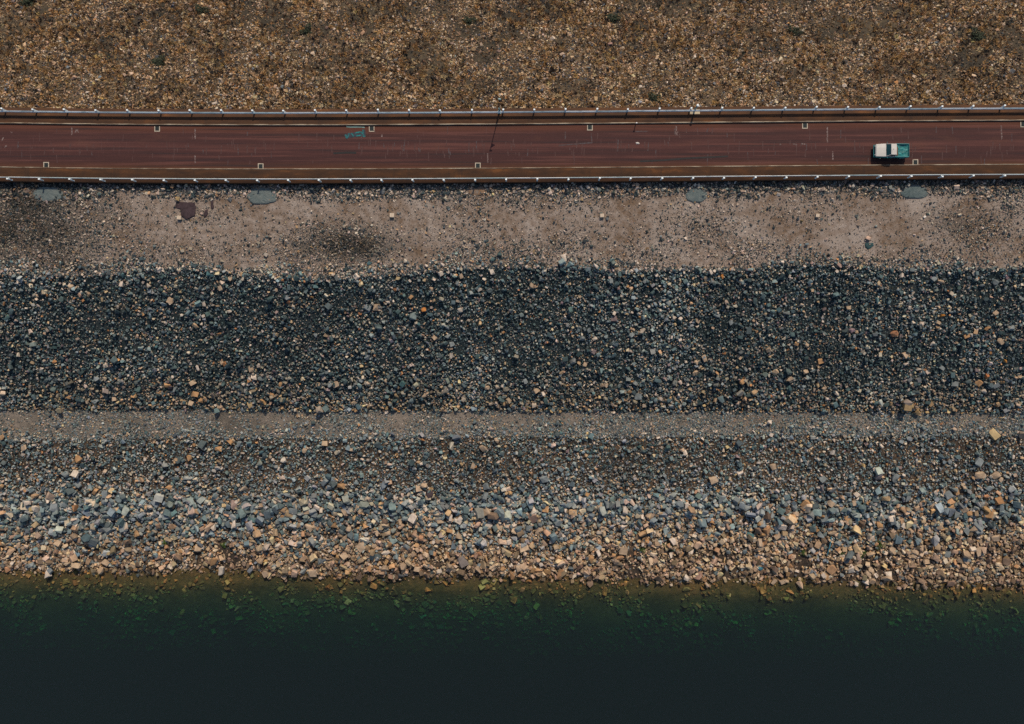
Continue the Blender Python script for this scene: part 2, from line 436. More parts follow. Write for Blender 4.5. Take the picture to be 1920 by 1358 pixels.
def tuft_mesh(name, seed, nb, h, spread, w):
    r = random.Random(seed); v = []; f = []
    for b in range(nb):
        a = r.uniform(0, 2 * math.pi); d = r.uniform(0, spread * .4); l = r.uniform(.5, 1) * h; ln = r.uniform(.3, 1.0) * spread
        bx, by = d * math.cos(a), d * math.sin(a); a2 = a + r.uniform(-.7, .7)
        tx, ty = bx + ln * math.cos(a2), by + ln * math.sin(a2)
        ox, oy = -math.sin(a2) * w, math.cos(a2) * w
        mx_, my_ = bx + (tx - bx) * .5, by + (ty - by) * .5
        k = len(v)
        v += [(bx - ox, by - oy, 0), (bx + ox, by + oy, 0), (mx_ + ox * .9, my_ + oy * .9, l * .75), (mx_ - ox * .9, my_ - oy * .9, l * .75), (tx, ty, l)]
        f += [(k, k + 1, k + 2, k + 3), (k + 3, k + 2, k + 4)]
    me = mesh_pd(name, v, f); me.materials.append(M_BLADE); return me
TUFTS = [tuft_mesh('tuft_shape', 300 + i, 14, .22, .26, .022) for i in range(6)]

def template_collection(name, meshes):
    c = bpy.data.collections.new(name)
    for m in meshes:
        o = bpy.data.objects.new(m.name, m); c.objects.link(o)
    return c
C_STONES = template_collection('stone_shapes', STONES); C_TUFTS = template_collection('tuft_shapes', TUFTS)
def scatter_group(coll):
    g = bpy.data.node_groups.new('scatter_' + coll.name, 'GeometryNodeTree')
    g.interface.new_socket('Geometry', in_out='INPUT', socket_type='NodeSocketGeometry')
    g.interface.new_socket('Geometry', in_out='OUTPUT', socket_type='NodeSocketGeometry')
    N = g.nodes.new; L = g.links.new
    gi = N('NodeGroupInput'); go = N('NodeGroupOutput')
    ci = N('GeometryNodeCollectionInfo'); ci.inputs['Collection'].default_value = coll
    ci.inputs['Separate Children'].default_value = True; ci.inputs['Reset Children'].default_value = True
    def na(nm, ty):
        n = N('GeometryNodeInputNamedAttribute'); n.data_type = ty; n.inputs['Name'].default_value = nm
        return n.outputs[0]
    ip = N('GeometryNodeInstanceOnPoints'); ip.inputs['Pick Instance'].default_value = True
    er = N('FunctionNodeEulerToRotation')
    L(na('rot', 'FLOAT_VECTOR'), er.inputs[0])
    L(gi.outputs[0], ip.inputs['Points']); L(ci.outputs[0], ip.inputs['Instance'])
    L(na('variant', 'INT'), ip.inputs['Instance Index']); L(er.outputs[0], ip.inputs['Rotation']); L(na('scl', 'FLOAT_VECTOR'), ip.inputs['Scale'])
    L(ip.outputs[0], go.inputs[0])
    return g
G_STONES = scatter_group(C_STONES); G_TUFTS = scatter_group(C_TUFTS)

def scatter(name, x, y, z, size, rot, scl, col, label, cat, group=G_STONES, nvar=16):
    n = len(x); me = bpy.data.meshes.new(name)
    me.vertices.add(n); me.vertices.foreach_set('co', np.stack([x, y, z], -1).astype(np.float32).ravel())
    a = me.attributes.new('rot', 'FLOAT_VECTOR', 'POINT'); a.data.foreach_set('vector', rot.astype(np.float32).ravel())
    a = me.attributes.new('scl', 'FLOAT_VECTOR', 'POINT'); a.data.foreach_set('vector', scl.astype(np.float32).ravel())
    a = me.attributes.new('variant', 'INT', 'POINT'); a.data.foreach_set('value', rng.integers(0, nvar, n).astype(np.int32))
    c4 = np.concatenate([np.minimum(np.clip(col, 0, .9), np.array([.54, .46, .38])), np.ones((n, 1))], 1)
    a = me.attributes.new('scol', 'FLOAT_COLOR', 'POINT'); a.data.foreach_set('color', c4.astype(np.float32).ravel())
    me.update()
    o = link(name, me, None)
    md = o.modifiers.new('scatter', 'NODES'); md.node_group = group
    return tag(o, label, cat, kind='stuff')

def palette(n, items, jit=.30):
    w = np.array([i[0] for i in items], float); w /= w.sum()
    k = rng.choice(len(items), n, p=w); c = np.array([i[1] for i in items])[k]
    return c * np.exp(rng.normal(0, jit, (n, 1))) * (1 + rng.normal(0, .04, (n, 3)))
def lay(x, y, size, flat=(.65, 1.05), sink=.12, lift=.30, tiltr=.6):
    n = len(x)
    z = zt(x, y) + size * (rng.uniform(0, 1, n) ** 1.5 * lift - sink + .12)
    rot = np.stack([rng.normal(0, tiltr, n), rng.normal(0, tiltr, n), rng.uniform(0, 2 * math.pi, n)], -1)
    scl = np.stack([size, size * rng.uniform(.75, 1.1, n), size * rng.uniform(*flat, n)], -1)
    return z, rot, scl
def rows(n, pya, pyb, z0, half=None):
    """random points between two photograph rows (arrays of row limits as functions of x)"""
    lim = 70 * (CAM_H - z0) / CAM_H if half is None else half
    x = rng.uniform(-lim, lim, n); t = rng.uniform(0, 1, n)
    return x, t
def between(n, k0, k1, lo=0., hi=1., lim=84):
    x = rng.uniform(-lim, lim, n); t = rng.uniform(lo, hi, n)
    cs = ctrl(x); ya = crow(cs[k0])[0]; yb = crow(cs[k1])[0]
    return x, ya + (yb - ya) * t, t

SLATE = [(34, (.050, .080, .086)), (24, (.085, .122, .128)), (16, (.15, .180, .180)), (14, (.34, .295, .235)), (7, (.41, .295, .185)), (1.4, (.36, .175, .075)), (8, (.032, .062, .072)), (3, (.16, .12, .125)), (4, (.48, .42, .34))]  # teal shading and warm highlights are mixed into the riprap and shore stone colours
SHORE_P = [(18, (.085, .120, .128)), (28, (.15, .190, .196)), (20, (.24, .258, .248)), (13, (.40, .325, .245)), (7, (.42, .285, .165)), (1.5, (.34, .19, .09)), (9, (.080, .128, .14)), (4, (.50, .45, .38))]
WARM_P = [(16, (.15, .108, .075)), (25, (.29, .208, .138)), (27, (.39, .282, .185)), (15, (.47, .345, .235)), (10, (.38, .228, .115)), (8, (.12, .145, .15)), (4, (.56, .46, .35))]
DOWN_P = [(20, (.27, .175, .098)), (24, (.39, .268, .165)), (15, (.15, .094, .052)), (22, (.050, .042, .040)), (13, (.49, .37, .27)), (4, (.32, .165, .065)), (8, (.085, .098, .11))]  # tans pushed towards gold, carrying the sunlight on this slope

# riprap face below the bench
N = 145000
x, y, tt = between(N, 1, 2, -.16, 1.0)
k_ = (rng.random(N) < np.clip(1.5 - 1.5 * fbm(x, y, 2.6, 29), .45, 1)) & (tt > -.16 * np.clip((fbm(x, x * 0, 4, 33) - .34) * 2.2, .04, 1)) & ((tt > 0) | (rng.random(N) < np.clip(.8 + tt * 5, .1, 1))); x, y, tt = x[k_], y[k_], tt[k_]; N = len(x)
sz = np.clip(np.exp(rng.normal(math.log(.19), .50, N)), .09, .95) * (.8 + .45 * fbm(x, y, 4, 25)) * (1 + .25 * np.clip((tt - .6) / .4, 0, 1))
z, rot, scl = lay(x, y, sz, lift=.75)
col = palette(N, SLATE)
cl = fbm(x, y, 7, 27, 5); sw = (rng.random(N) < np.clip((cl - .50) * 2.6, 0, .5))[:, None]; col = np.where(sw, palette(N, SHORE_P), col) * np.clip(.62 + .8 * cl, .7, 1.3)[:, None]
warm = np.clip((tt - .72) / .28, 0, 1)[:, None] * (rng.random((N, 1)) < .35)
col = col * (1 - warm) + palette(N, [(1, (.33, .22, .11)), (1, (.26, .2, .14))]) * warm
top = np.clip((.12 - tt) / .12, 0, 1)[:, None]; col = col * (1 + .45 * top)
scatter('riprap_stones', x, y, z, sz, rot, scl, col, 'dark slate riprap stones packed over the slope between bench and berm', 'riprap')

# slope below the berm down to the water
N = 84000
x, y, tt = between(N, 3, 5, -.12, 1.06)
k_ = (tt > -.12 * np.clip((fbm(x, x * 0, 3.5, 34) - .3) * 2.2, 0, 1)) & ((tt > 0) | (rng.random(N) < .55)) & ((tt < 1.0) | (rng.random(N) < np.clip(1 - (tt - 1) / .05, 0, 1) * .6)) & (rng.random(N) < np.clip(1.25 - np.clip((tt - .72) / .1, 0, 1) * 2.6 * np.clip(fbm(x, y, 3.5, 35) - .5, 0, 1) * 2, .25, 1))
x, y, tt = x[k_], y[k_], tt[k_]; N = len(x)
px_, py_ = topx(x, y, -13.5)
rowf = np.clip((py_ - 900) / 60, 0, 1)
sz = np.clip(np.exp(rng.normal(0, .50, N)) * (.225 + .14 * rowf + .10 * np.exp(-((py_ - 955) / 26) ** 2)), .16, 1.7)
z, rot, scl = lay(x, y, sz, lift=.60)
a = palette(N, SHORE_P); b = palette(N, WARM_P); c0 = palette(N, SLATE)
wf = np.clip((py_ - (966 - 10 * np.clip(x / 60, -1, 1) + 44 * (fbm(x, y, 7, 71) - .5) * 2)) / 84, 0, 1)[:, None]
df = np.clip((895 + 40 * (fbm(x, y, 9, 72) - .5) - py_) / 40, 0, 1)[:, None] * np.clip((py_ - 818) / 14, 0, 1)[:, None]
pick = rng.random((N, 1))
col = np.where(pick < wf, b, np.where(pick < df * .75, c0 * 1.15, a)) * np.clip(.66 + .7 * fbm(x, y, 5, 73, 5), .75, 1.3)[:, None]
col = col * np.where(zt(x, y) < WATER_Z + .16, .62, 1.0)[:, None]     # splashed, wet stones
scatter('shore_stones', x, y, z, sz, rot, scl, col, 'grey and tan loose stones covering the slope above the waterline', 'stones')

# under water
N = 16000
x, y, tt = between(N, 5, 7, -.02, 1.5)
sz = np.clip(np.exp(rng.normal(math.log(.40), .5, N)), .15, 1.3)
keep = (fbm(x, y, 3, 75) > .42) & (rng.random(N) < np.clip(.30 + tt * 1.8, 0, .8))
x, y, sz, tt = x[keep], y[keep], sz[keep], tt[keep]; N = len(x)
z, rot, scl = lay(x, y, sz, lift=.2, sink=.2)
col = palette(N, [(5, (.22, .12, .042)), (4, (.17, .105, .04)), (4, (.12, .10, .035)), (3, (.08, .08, .03)), (1, (.28, .18, .085))])
gr = np.clip((tt - .25) / .5, 0, 1)[:, None] * (rng.random((N, 1)) < .75); col = col * (1 - gr) + palette(N, [(1, (.05, .13, .035)), (1, (.07, .11, .03)), (1, (.035, .10, .05))]) * gr
scatter('lake_bed_stones', x, y, z, sz, rot, scl, col, 'brown and olive stones lying under the shallow water', 'stones')

# berm path
N = 60000
x, y, tt = between(N, 2, 3, -.02, 1.05)
sz = np.clip(np.exp(rng.normal(math.log(.13), .5, N)), .06, .6)
keep = rng.random(N) < np.clip(.55 + 2.8 * (fbm(x, y, 4, 81) - .46) + .25 * np.clip(x / 40, -1, 1) + np.clip((tt - .7) / .3, 0, 1) * .8 + np.clip((.06 - tt) / .06, 0, 1), .08, 1)
x, y, sz, tt = x[keep], y[keep], sz[keep], tt[keep]; N = len(x)
z, rot, scl = lay(x, y, sz)
scatter('berm_gravel', x, y, z, sz, rot, scl, palette(N, SHORE_P + [(30, (.07, .085, .088))]), 'fine grey gravel strewn along the narrow berm path', 'gravel')

# bench gravel
N = 190000
x, y, tt = between(N, 0, 1, .0, 1.02)
g = bench_gravel(x, y)
sz = np.clip(np.exp(rng.normal(math.log(.125), .5, N)), .05, .55) * (1 + .5 * np.clip((.25 - tt) / .2, 0, 1) + .6 * np.clip((tt - .85) / .15, 0, 1))
keep = rng.random(N) < np.clip(.06 + .85 * g ** 1.1, 0, 1)
_px, _py = topx(x, y, -.6)
for cx, cy_, rx, ry in ((91, 362, 27, 14), (492, 365, 28, 16), (895, 357, 15, 8), (1305, 364, 19, 13), (1714, 358, 25, 13), (352, 391, 17, 15)):
    keep &= rng.random(N) < np.clip((((_px - cx) / rx) ** 2 + ((_py - cy_) / ry) ** 2 - .45) / .7, .03, 1)
x, y, sz, tt, g = x[keep], y[keep], sz[keep], tt[keep], g[keep]; N = len(x)
z, rot, scl = lay(x, y, sz)
col = palette(N, [(36, (.038, .052, .056)), (14, (.12, .135, .135)), (20, (.28, .22, .175)), (16, (.42, .35, .28)), (6, (.34, .23, .13)), (6, (.56, .50, .42)), (8, (.04, .06, .066))])
col = col * (1 - .62 * np.clip(bench_attr(x, y)[1] - .1, 0, 1))[:, None]
scatter('bench_gravel', x, y, z, sz, rot, scl, col, 'loose dark and pale gravel strewn over the dirt bench beside the crest wall', 'gravel')

# downstream slope: stones and dry grass
N = 165000
x = rng.uniform(-74, 74, N); dy = rng.uniform(.05, 22, N); y = CREST_N + bend(x) + dy
patch = fbm(x, y, 3.2, 61, 5); fine = fbm(x, y, 1.2, 91)
sz = np.clip(np.exp(rng.normal(math.log(.175), .45, N)), .08, .8)
keep = rng.random(N) < np.clip(.95 - 2.2 * np.clip(patch - .47, 0, 1) * np.clip((dy - 2) / 5, .2, 1) - 2.0 * np.clip(fine - .5, 0, 1), .15, 1)
x, y, sz, dy, patch = x[keep], y[keep], sz[keep], dy[keep], patch[keep]; N = len(x)
z, rot, scl = lay(x, y, sz, lift=.3)
col = palette(N, DOWN_P, .38) * (1.12 - 3.4 * np.clip(patch - .45, 0, .2))[:, None] * (1.0 + .55 * np.clip((3 - dy) / 3, 0, 1))[:, None]
scatter('slope_stones', x, y, z, sz, rot, scl, col, 'tan weathered stones scattered over the dry slope beyond the road', 'stones')
N = 34000
x = rng.uniform(-74, 74, N); dy = rng.uniform(.1, 22, N); y = CREST_N + bend(x) + dy
keep = rng.random(N) < np.clip(.35 + 1.8 * (fbm(x, y, 4, 95) - .42) + .5 * np.clip((1.2 - dy), 0, 1), .08, 1)
x, y, dy = x[keep], y[keep], dy[keep]; N = len(x)
s_ = rng.uniform(.6, 1.7, N)
rot = np.stack([rng.normal(.0, .2, N), rng.normal(0, .2, N), rng.uniform(0, 6.28, N)], -1)
col = palette(N, [(20, (.35, .205, .080)), (18, (.25, .138, .055)), (14, (.11, .066, .036)), (30, (.032, .026, .024)), (12, (.42, .29, .165)), (4, (.035, .045, .04))])
scatter('dry_grass', x, y, zt(x, y), s_, rot, np.stack([s_, s_, s_], -1), col, 'straw coloured dry grass growing between stones beyond the road', 'grass', G_TUFTS, 6)

# the boulders one can pick apart: pieces of the slopes (photo x, row, length in photo px, tint)
G_, T_, O_, W_, D_ = (.17, .195, .198), (.38, .285, .195), (.38, .225, .11), (.46, .40, .33), (.07, .095, .10)
SHORE_B = [(1020, 898, 18, G_), (1337, 899, 20, T_), (1069, 946, 17, G_), (1125, 949, 24, T_), (1172, 955, 22, W_), (1138, 946, 18, G_), (1352, 936, 24, G_), (1380, 936, 22, G_), (1398, 949, 22, G_),
    (1254, 956, 18, G_), (1022, 954, 18, O_), (1070, 964, 20, T_), (1274, 945, 17, G_), (981, 1024, 22, T_), (1109, 1046, 22, O_), (1169, 1031, 22, T_), (1220, 995, 15, W_), (1234, 999, 15, T_), (1422, 1028, 20, T_),
    (975, 1063, 20, T_), (1010, 995, 18, T_), (992, 989, 16, G_), (965, 993, 18, T_), (1100, 1078, 14, W_), (1285, 1083, 20, W_), (1258, 1040, 16, W_), (1277, 1040, 14, O_), (1046, 978, 16, G_), (1405, 1003, 18, (.05, .12, .13)),
    (176, 987, 20, G_), (234, 988, 23, G_), (205, 993, 20, G_), (156, 995, 12, D_), (143, 989, 18, T_), (200, 925, 18, G_), (198, 940, 18, G_), (180, 921, 16, O_), (148, 861, 18, O_), (46, 840, 16, T_), (318, 913, 15, O_), (290, 963, 18, G_),
    (312, 964, 20, G_), (299, 946, 15, O_), (404, 988, 17, W_), (355, 1013, 20, T_), (374, 1027, 17, T_), (417, 1069, 23, W_), (91, 1073, 20, W_), (190, 1007, 15, W_), (111, 1018, 16, T_), (126, 1035, 14, T_), (60, 1058, 17, G_), (200, 1055, 17, T_),
    (83, 1062, 16, T_), (382, 833, 20, D_), (411, 841, 15, O_), (433, 828, 16, O_), (450, 833, 15, G_), (335, 863, 16, D_), (357, 858, 14, O_), (125, 888, 17, G_), (148, 908, 17, G_), (135, 920, 18, D_), (118, 975, 17, G_), (100, 958, 16, D_),
    (610, 903, 20, G_), (625, 906, 17, D_), (641, 910, 17, O_), (538, 928, 16, G_), (551, 933, 14, W_), (589, 932, 15, G_), (572, 939, 15, G_), (551, 957, 20, G_), (575, 957, 17, T_), (590, 963, 17, G_), (528, 968, 16, O_), (543, 980, 20, G_), (580, 988, 22, T_),
    (649, 958, 17, T_), (674, 953, 19, T_), (703, 967, 16, G_), (660, 973, 13, D_), (620, 981, 16, D_), (687, 985, 15, O_), (707, 998, 16, T_), (727, 998, 16, T_), (701, 1013, 14, G_), (679, 1024, 22, T_), (724, 1035, 20, W_), (762, 1025, 16, G_), (708, 1043, 18, D_),
    (646, 1042, 18, T_), (602, 1052, 16, G_), (722, 1067, 24, T_), (782, 1066, 15, T_), (759, 1075, 15, W_), (824, 1071, 12, W_), (850, 1066, 15, T_), (868, 1052, 24, (.16, .14, .13)), (925, 1062, 20, T_), (858, 976, 20, W_), (826, 978, 16, T_), (909, 958, 24, T_),
    (917, 985, 16, W_), (936, 987, 20, T_), (951, 985, 15, W_), (921, 1075, 14, T_), (861, 1005, 17, T_), (844, 995, 15, O_), (910, 929, 18, G_), (910, 913, 15, G_), (888, 872, 18, T_), (806, 925, 18, (.07, .05, .055)), (785, 915, 16, T_), (795, 910, 15, T_), (588, 1075, 20, T_),
    (500, 1075, 17, T_), (534, 1079, 14, T_), (515, 1062, 18, G_), (555, 1073, 16, G_), (570, 1070, 18, G_), (496, 853, 17, D_), (610, 832, 14, T_), (661, 842, 14, T_), (710, 834, 18, D_), (675, 850, 16, D_), (906, 840, 17, T_), (932, 825, 15, T_), (572, 844, 13, T_),
    (1508, 944, 22, O_), (1487, 950, 20, G_), (1527, 948, 18, D_), (1555, 944, 17, T_), (1564, 955, 18, G_), (1513, 969, 20, G_), (1543, 970, 22, (.14, .165, .17)), (1587, 972, 15, O_), (1624, 945, 17, O_), (1640, 934, 17, D_), (1648, 983, 18, O_), (1691, 984, 16, W_), (1702, 954, 13, W_),
    (1760, 985, 16, T_), (1781, 954, 22, O_), (1806, 955, 20, T_), (1815, 963, 15, O_), (1850, 962, 24, O_), (1912, 956, 16, T_), (1762, 962, 17, T_), (1750, 950, 18, T_), (1779, 988, 17, T_), (1830, 985, 26, G_), (1811, 995, 18, G_), (1537, 916, 20, (.17, .15, .15)), (1646, 892, 18, (.17, .15, .15)),
    (1677, 896, 20, G_), (1834, 891, 22, T_), (1865, 891, 18, T_), (1833, 866, 20, G_), (1875, 899, 13, T_), (1450, 876, 17, T_), (1541, 898, 18, G_), (1791, 920, 18, O_), (1776, 929, 18, G_), (1806, 913, 14, T_), (1570, 1019, 22, G_), (1592, 1028, 15, T_), (1540, 1022, 15, T_), (1538, 1002, 17, G_),
    (1483, 998, 15, T_), (1456, 1005, 17, T_), (1467, 993, 11, T_), (1635, 1010, 14, T_), (1724, 1029, 20, T_), (1760, 1042, 14, G_), (1832, 1033, 20, T_), (1850, 1010, 15, W_), (1865, 1010, 18, T_), (1810, 1048, 18, G_), (1774, 1038, 15, G_), (1594, 1069, 14, W_), (1602, 1045, 12, W_), (1577, 1043, 16, W_),
    (1604, 1064, 14, T_), (1625, 1075, 16, T_), (1632, 1068, 14, T_), (1665, 1077, 18, W_), (1701, 1062, 17, T_), (1630, 1088, 14, T_), (1604, 1094, 12, W_), (1450, 1090, 14, T_), (1473, 1088, 14, T_), (1542, 1078, 16, T_), (1545, 1087, 13, T_), (1482, 1068, 16, T_), (1517, 1070, 14, T_), (1833, 1086, 14, T_), (1800, 1078, 15, T_),
    (1465, 1090, 12, T_), (1715, 1035, 15, T_), (1670, 1030, 18, T_), (1908, 1015, 17, T_), (1700, 935, 16, G_), (1600, 943, 14, T_), (1575, 953, 15, T_), (1480, 985, 15, O_), (1445, 965, 18, G_), (1460, 955, 14, T_), (1472, 948, 13, O_), (1640, 880, 10, W_)]
RIP_B = [(847, 667, 17, W_), (592, 629, 14, G_), (556, 637, 14, T_), (517, 628, 14, G_), (775, 593, 22, (.13, .17, .17)), (690, 577, 18, G_), (706, 577, 18, T_), (795, 581, 15, (.40, .17, .05)), (863, 582, 15, W_), (740, 543, 15, (.28, .13, .06)), (809, 543, 15, T_), (827, 513, 15, W_), (923, 510, 16, W_),
    (908, 524, 13, W_), (922, 524, 14, G_), (918, 545, 20, D_), (865, 518, 14, T_), (858, 533, 12, W_), (617, 574, 18, D_), (678, 545, 14, D_), (771, 557, 13, O_), (630, 720, 20, T_), (619, 721, 17, G_), (597, 721, 13, T_), (527, 720, 14, O_), (510, 742, 15, O_), (755, 720, 17, (.05, .11, .11)), (723, 715, 15, T_), (913, 727, 15, T_),
    (797, 742, 18, T_), (840, 630, 14, G_), (815, 633, 15, T_), (847, 645, 14, G_), (690, 698, 16, D_), (1115, 635, 13, W_), (1092, 635, 18, G_), (1184, 628, 17, G_), (1188, 618, 11, T_), (1224, 660, 18, (.24, .25, .24)), (1112, 660, 17, (.15, .12, .12)), (1097, 684, 15, T_), (1135, 722, 15, T_), (1180, 735, 13, O_), (1191, 719, 15, G_), (1185, 716, 13, O_),
    (1195, 744, 20, G_), (1320, 672, 20, T_), (1306, 679, 15, T_), (1302, 700, 16, T_), (1344, 700, 14, O_), (1392, 715, 20, O_), (1385, 670, 16, T_), (1398, 693, 17, G_), (1305, 700, 14, T_), (1150, 598, 17, (.16, .12, .12)), (1370, 605, 16, G_), (1345, 592, 14, G_), (1307, 602, 14, T_), (1295, 615, 17, D_), (1289, 650, 16, G_), (1403, 620, 20, D_), (1354, 519, 13, (.36, .15, .04)),
    (1336, 527, 15, G_), (1323, 523, 14, T_), (1230, 516, 14, W_), (1020, 510, 17, G_), (997, 536, 17, T_), (1015, 523, 14, G_), (1210, 528, 15, G_), (1145, 527, 16, G_), (1060, 723, 16, O_), (1005, 732, 18, T_), (985, 715, 15, G_), (1675, 626, 20, (.26, .13, .07)), (1763, 528, 18, T_), (1750, 523, 14, G_), (1865, 530, 20, G_), (1840, 535, 15, G_), (1825, 513, 14, W_), (1779, 513, 13, W_),
    (1690, 517, 14, W_), (1652, 660, 13, O_), (1697, 665, 18, T_), (1720, 677, 15, D_), (1811, 630, 17, O_), (1874, 640, 20, T_), (1884, 677, 12, (.42, .19, .04)), (1848, 705, 14, (.34, .13, .05)), (1833, 718, 17, O_), (1878, 717, 12, O_), (1844, 734, 16, W_), (1866, 723, 18, G_), (1537, 677, 15, O_), (1512, 646, 16, T_), (1493, 645, 13, O_), (1510, 697, 13, T_), (1480, 711, 17, T_), (1568, 738, 14, W_),
    (1545, 728, 12, T_), (1590, 713, 14, D_), (1788, 720, 18, G_), (1765, 690, 14, G_), (1747, 645, 15, W_), (1758, 605, 13, T_), (1766, 592, 12, (.45, .19, .04)), (1865, 588, 16, T_), (1895, 615, 16, G_), (1850, 615, 15, O_), (1440, 656, 15, T_), (1655, 630, 16, D_), (1592, 632, 15, D_), (315, 723, 18, O_), (330, 730, 18, G_), (299, 737, 15, O_), (367, 740, 18, O_), (378, 750, 15, O_), (360, 757, 17, T_), (345, 755, 15, O_),
    (253, 742, 14, O_), (260, 755, 16, G_), (216, 748, 14, T_), (178, 763, 14, W_), (180, 752, 18, G_), (362, 718, 18, T_), (472, 692, 18, T_), (456, 672, 16, G_), (417, 680, 15, T_), (431, 584, 15, W_), (320, 567, 14, W_), (320, 563, 18, T_), (135, 537, 15, T_), (305, 518, 17, (.05, .085, .085)), (392, 514, 14, (.06, .13, .14)), (270, 589, 12, O_), (432, 523, 14, T_), (415, 541, 15, T_), (174, 729, 14, T_), (129, 745, 13, O_), (95, 768, 13, D_), (473, 735, 15, T_), (450, 738, 14, G_), (413, 762, 16, T_)]
def boulders(lst, parent):
    for i, (px, py, ln, c) in enumerate(lst):
        p = ground(px, py); L = ln * S * (CAM_H - p.z) / CAM_H * (.78 if parent is riprap else .95)
        o = bpy.data.objects.new('boulder', STONES[random.randrange(16)]); COL.objects.link(o); o.parent = parent
        o.location = p + Vector((0, 0, L * .20))
        o.rotation_euler = (random.gauss(0, .3), random.gauss(0, .3), random.uniform(0, 6.28))
        o.scale = (L, L * random.uniform(.85, 1.2), L * random.uniform(.8, 1.1))
        k = random.uniform(.85, 1.15); o['scol'] = [c[0] * k, c[1] * k, c[2] * k, 1.0]
boulders(SHORE_B, shore); boulders(RIP_B, riprap)

# ------------------------------------------------------------------ guard rails
SPAN_N, SPAN_S = 58.55 * S * .993, 58.2 * S * .993
def beam_mesh(span, dk):
    h = [(-.20, 0), (-.15, .07), (-.06, .13), (-.03, .06), (0, .045), (.03, .06), (.06, .13), (.12, .10), (.19, -.02)]
    prof = [(d * dk, z) for z, d in h] + [(d * dk - .012, z) for z, d in h[::-1]]
    v = []; f = []; n = len(prof)
    for xx in (0.0, span - .01):
        v += [(xx, d, z) for d, z in prof]
    for i in range(n):
        j = (i + 1) % n; f.append((i, j, n + j, n + i))
    f += [tuple(range(n))[::-1], tuple(range(n, 2 * n))]
    me = mesh_pd('guard_rail_beam', v, f); me.materials.append(M_RAIL); return me
bm = bmesh.new(); box(bm, (0, 0, .43), (.17, .13, 1.02), None, .012); box(bm, (0, 0, .955), (.22, .18, .05), None, .01); POST_ME = from_bm('rail_post', bm); POST_ME.materials.append(M_POST)
bm = bmesh.new(); box(bm, (0, 0, 0), (.11, .17, .26), None, .01); BLOCK_ME = from_bm('rail_spacer', bm); BLOCK_ME.materials.append(M_POST)
bm = bmesh.new(); cyl(bm, (0, 0, 0), (0, .03, 0), .035, .028, 8); BOLT_ME = from_bm('rail_bolt', bm); BOLT_ME.materials.append(M_POST)
def guard_rail(y_beam, y_post, x_first, span, sgn, label):
    root = empty('guard_rail', (0, y_beam, VZ)); tag(root, label, 'guard rail', 'guard rails along the crest road')
    bme = beam_mesh(span, .9 if sgn < 0 else .42)
    n0 = int((-76 - x_first) / span); n1 = int((76 - x_first) / span)
    for k in range(n0, n1 + 1):
        xa = x_first + k * span; xb = xa + span
        ya = float(bend(xa)); yb = float(bend(xb)); ang = math.atan2(yb - ya, xb - xa)
        jy = random.uniform(-.012, .012)
        o = link('rail_beam', bme, None, root); o.location = (xa, ya + jy, .58 + random.uniform(-.012, .012)); o.rotation_euler = (0, 0, ang)
        if sgn < 0: o.scale = (1, -1, 1)
        p = link('rail_post', POST_ME, None, root); p.location = (xa, ya + (y_post - y_beam), 0)
        p.rotation_euler = (random.gauss(0, .035), random.gauss(0, .035), ang)
        q = link('spacer_block', BLOCK_ME, None, root); q.location = (xa, ya + (y_post - y_beam) * .42, .58); q.rotation_euler = (0, 0, ang)
# the beam's ribs face the road
guard_rail(yy(210.2, .78), yy(206.6, .98) + .02, (5.5 - 960) * S * .992, SPAN_N, -1, 'galvanised guard rail along the upper kerb beside the dry slope')
guard_rail(yy(334.4, .78), yy(336.9, .98), (17 - 960) * S * .992, SPAN_S, 1, 'galvanised guard rail along the lower kerb beside the dirt bench')

# ------------------------------------------------------------------ drains in the road
def drain(px, north, label):
    x = (px - 960) * S; w = .70
    yb = (yy(236.4) if north else yy(315.0)) + float(bend(x)); sg = -1 if north else 1
    root = empty('drain_inlet', (x, yb, .03)); tag(root, label, 'drain', 'drain inlets along the kerbs')
    bm = bmesh.new(); t_ = .10
    box(bm, (-w / 2 + t_ / 2, sg * w / 2 * .95, .006), (t_, w * .95, .05)); box(bm, (w / 2 - t_ / 2, sg * w / 2 * .95, .006), (t_, w * .95, .05))
    box(bm, (0, sg * (w * .95 - t_ / 2), .008), (w - 2 * t_ - .002, t_, .05))
    link('frame', from_bm('drain_frame', bm), M_FRAME, root)
    bm = bmesh.new(); box(bm, (0, sg * (w * .95 - t_) / 2, -.01), (w - 2 * t_ - .004, w * .95 - t_ - .004, .03)); link('sump_shade', from_bm('drain_sump_shade', bm), M_HOLE_SHADE, root)  # near-black slab under the bars, painted as the shade in the hole
    bm = bmesh.new()
    for i in range(5): box(bm, (-.17 + i * .085, sg * (w * .95 - t_) / 2, .012), (.03, w * .95 - t_ - .01, .018))
    link('grate', from_bm('drain_grate', bm), M_GRATE, root)
for px, nm in ((295, 'leftmost drain inlet with white frame on the upper road edge'), (697, 'white framed drain inlet beside the teal graffiti on the road'),
               (1106, 'white framed drain inlet on the upper road edge right of the lamp post shadow'), (1509, 'white framed drain inlet on the upper road edge left of the pickup'),
               (1918, 'white framed drain inlet cut by the photo edge, upper kerb far right')):
    drain(px, True, nm)
for px, nm in ((87, 'leftmost drain inlet with pale frame on the lower road edge'), (489, 'second drain inlet from the left on the lower road edge'),
               (896, 'pale framed drain inlet on the lower road edge below the lamp post shadow'), (1716, 'pale framed drain inlet on the lower road edge beside the pickup')):
    drain(px, False, nm)

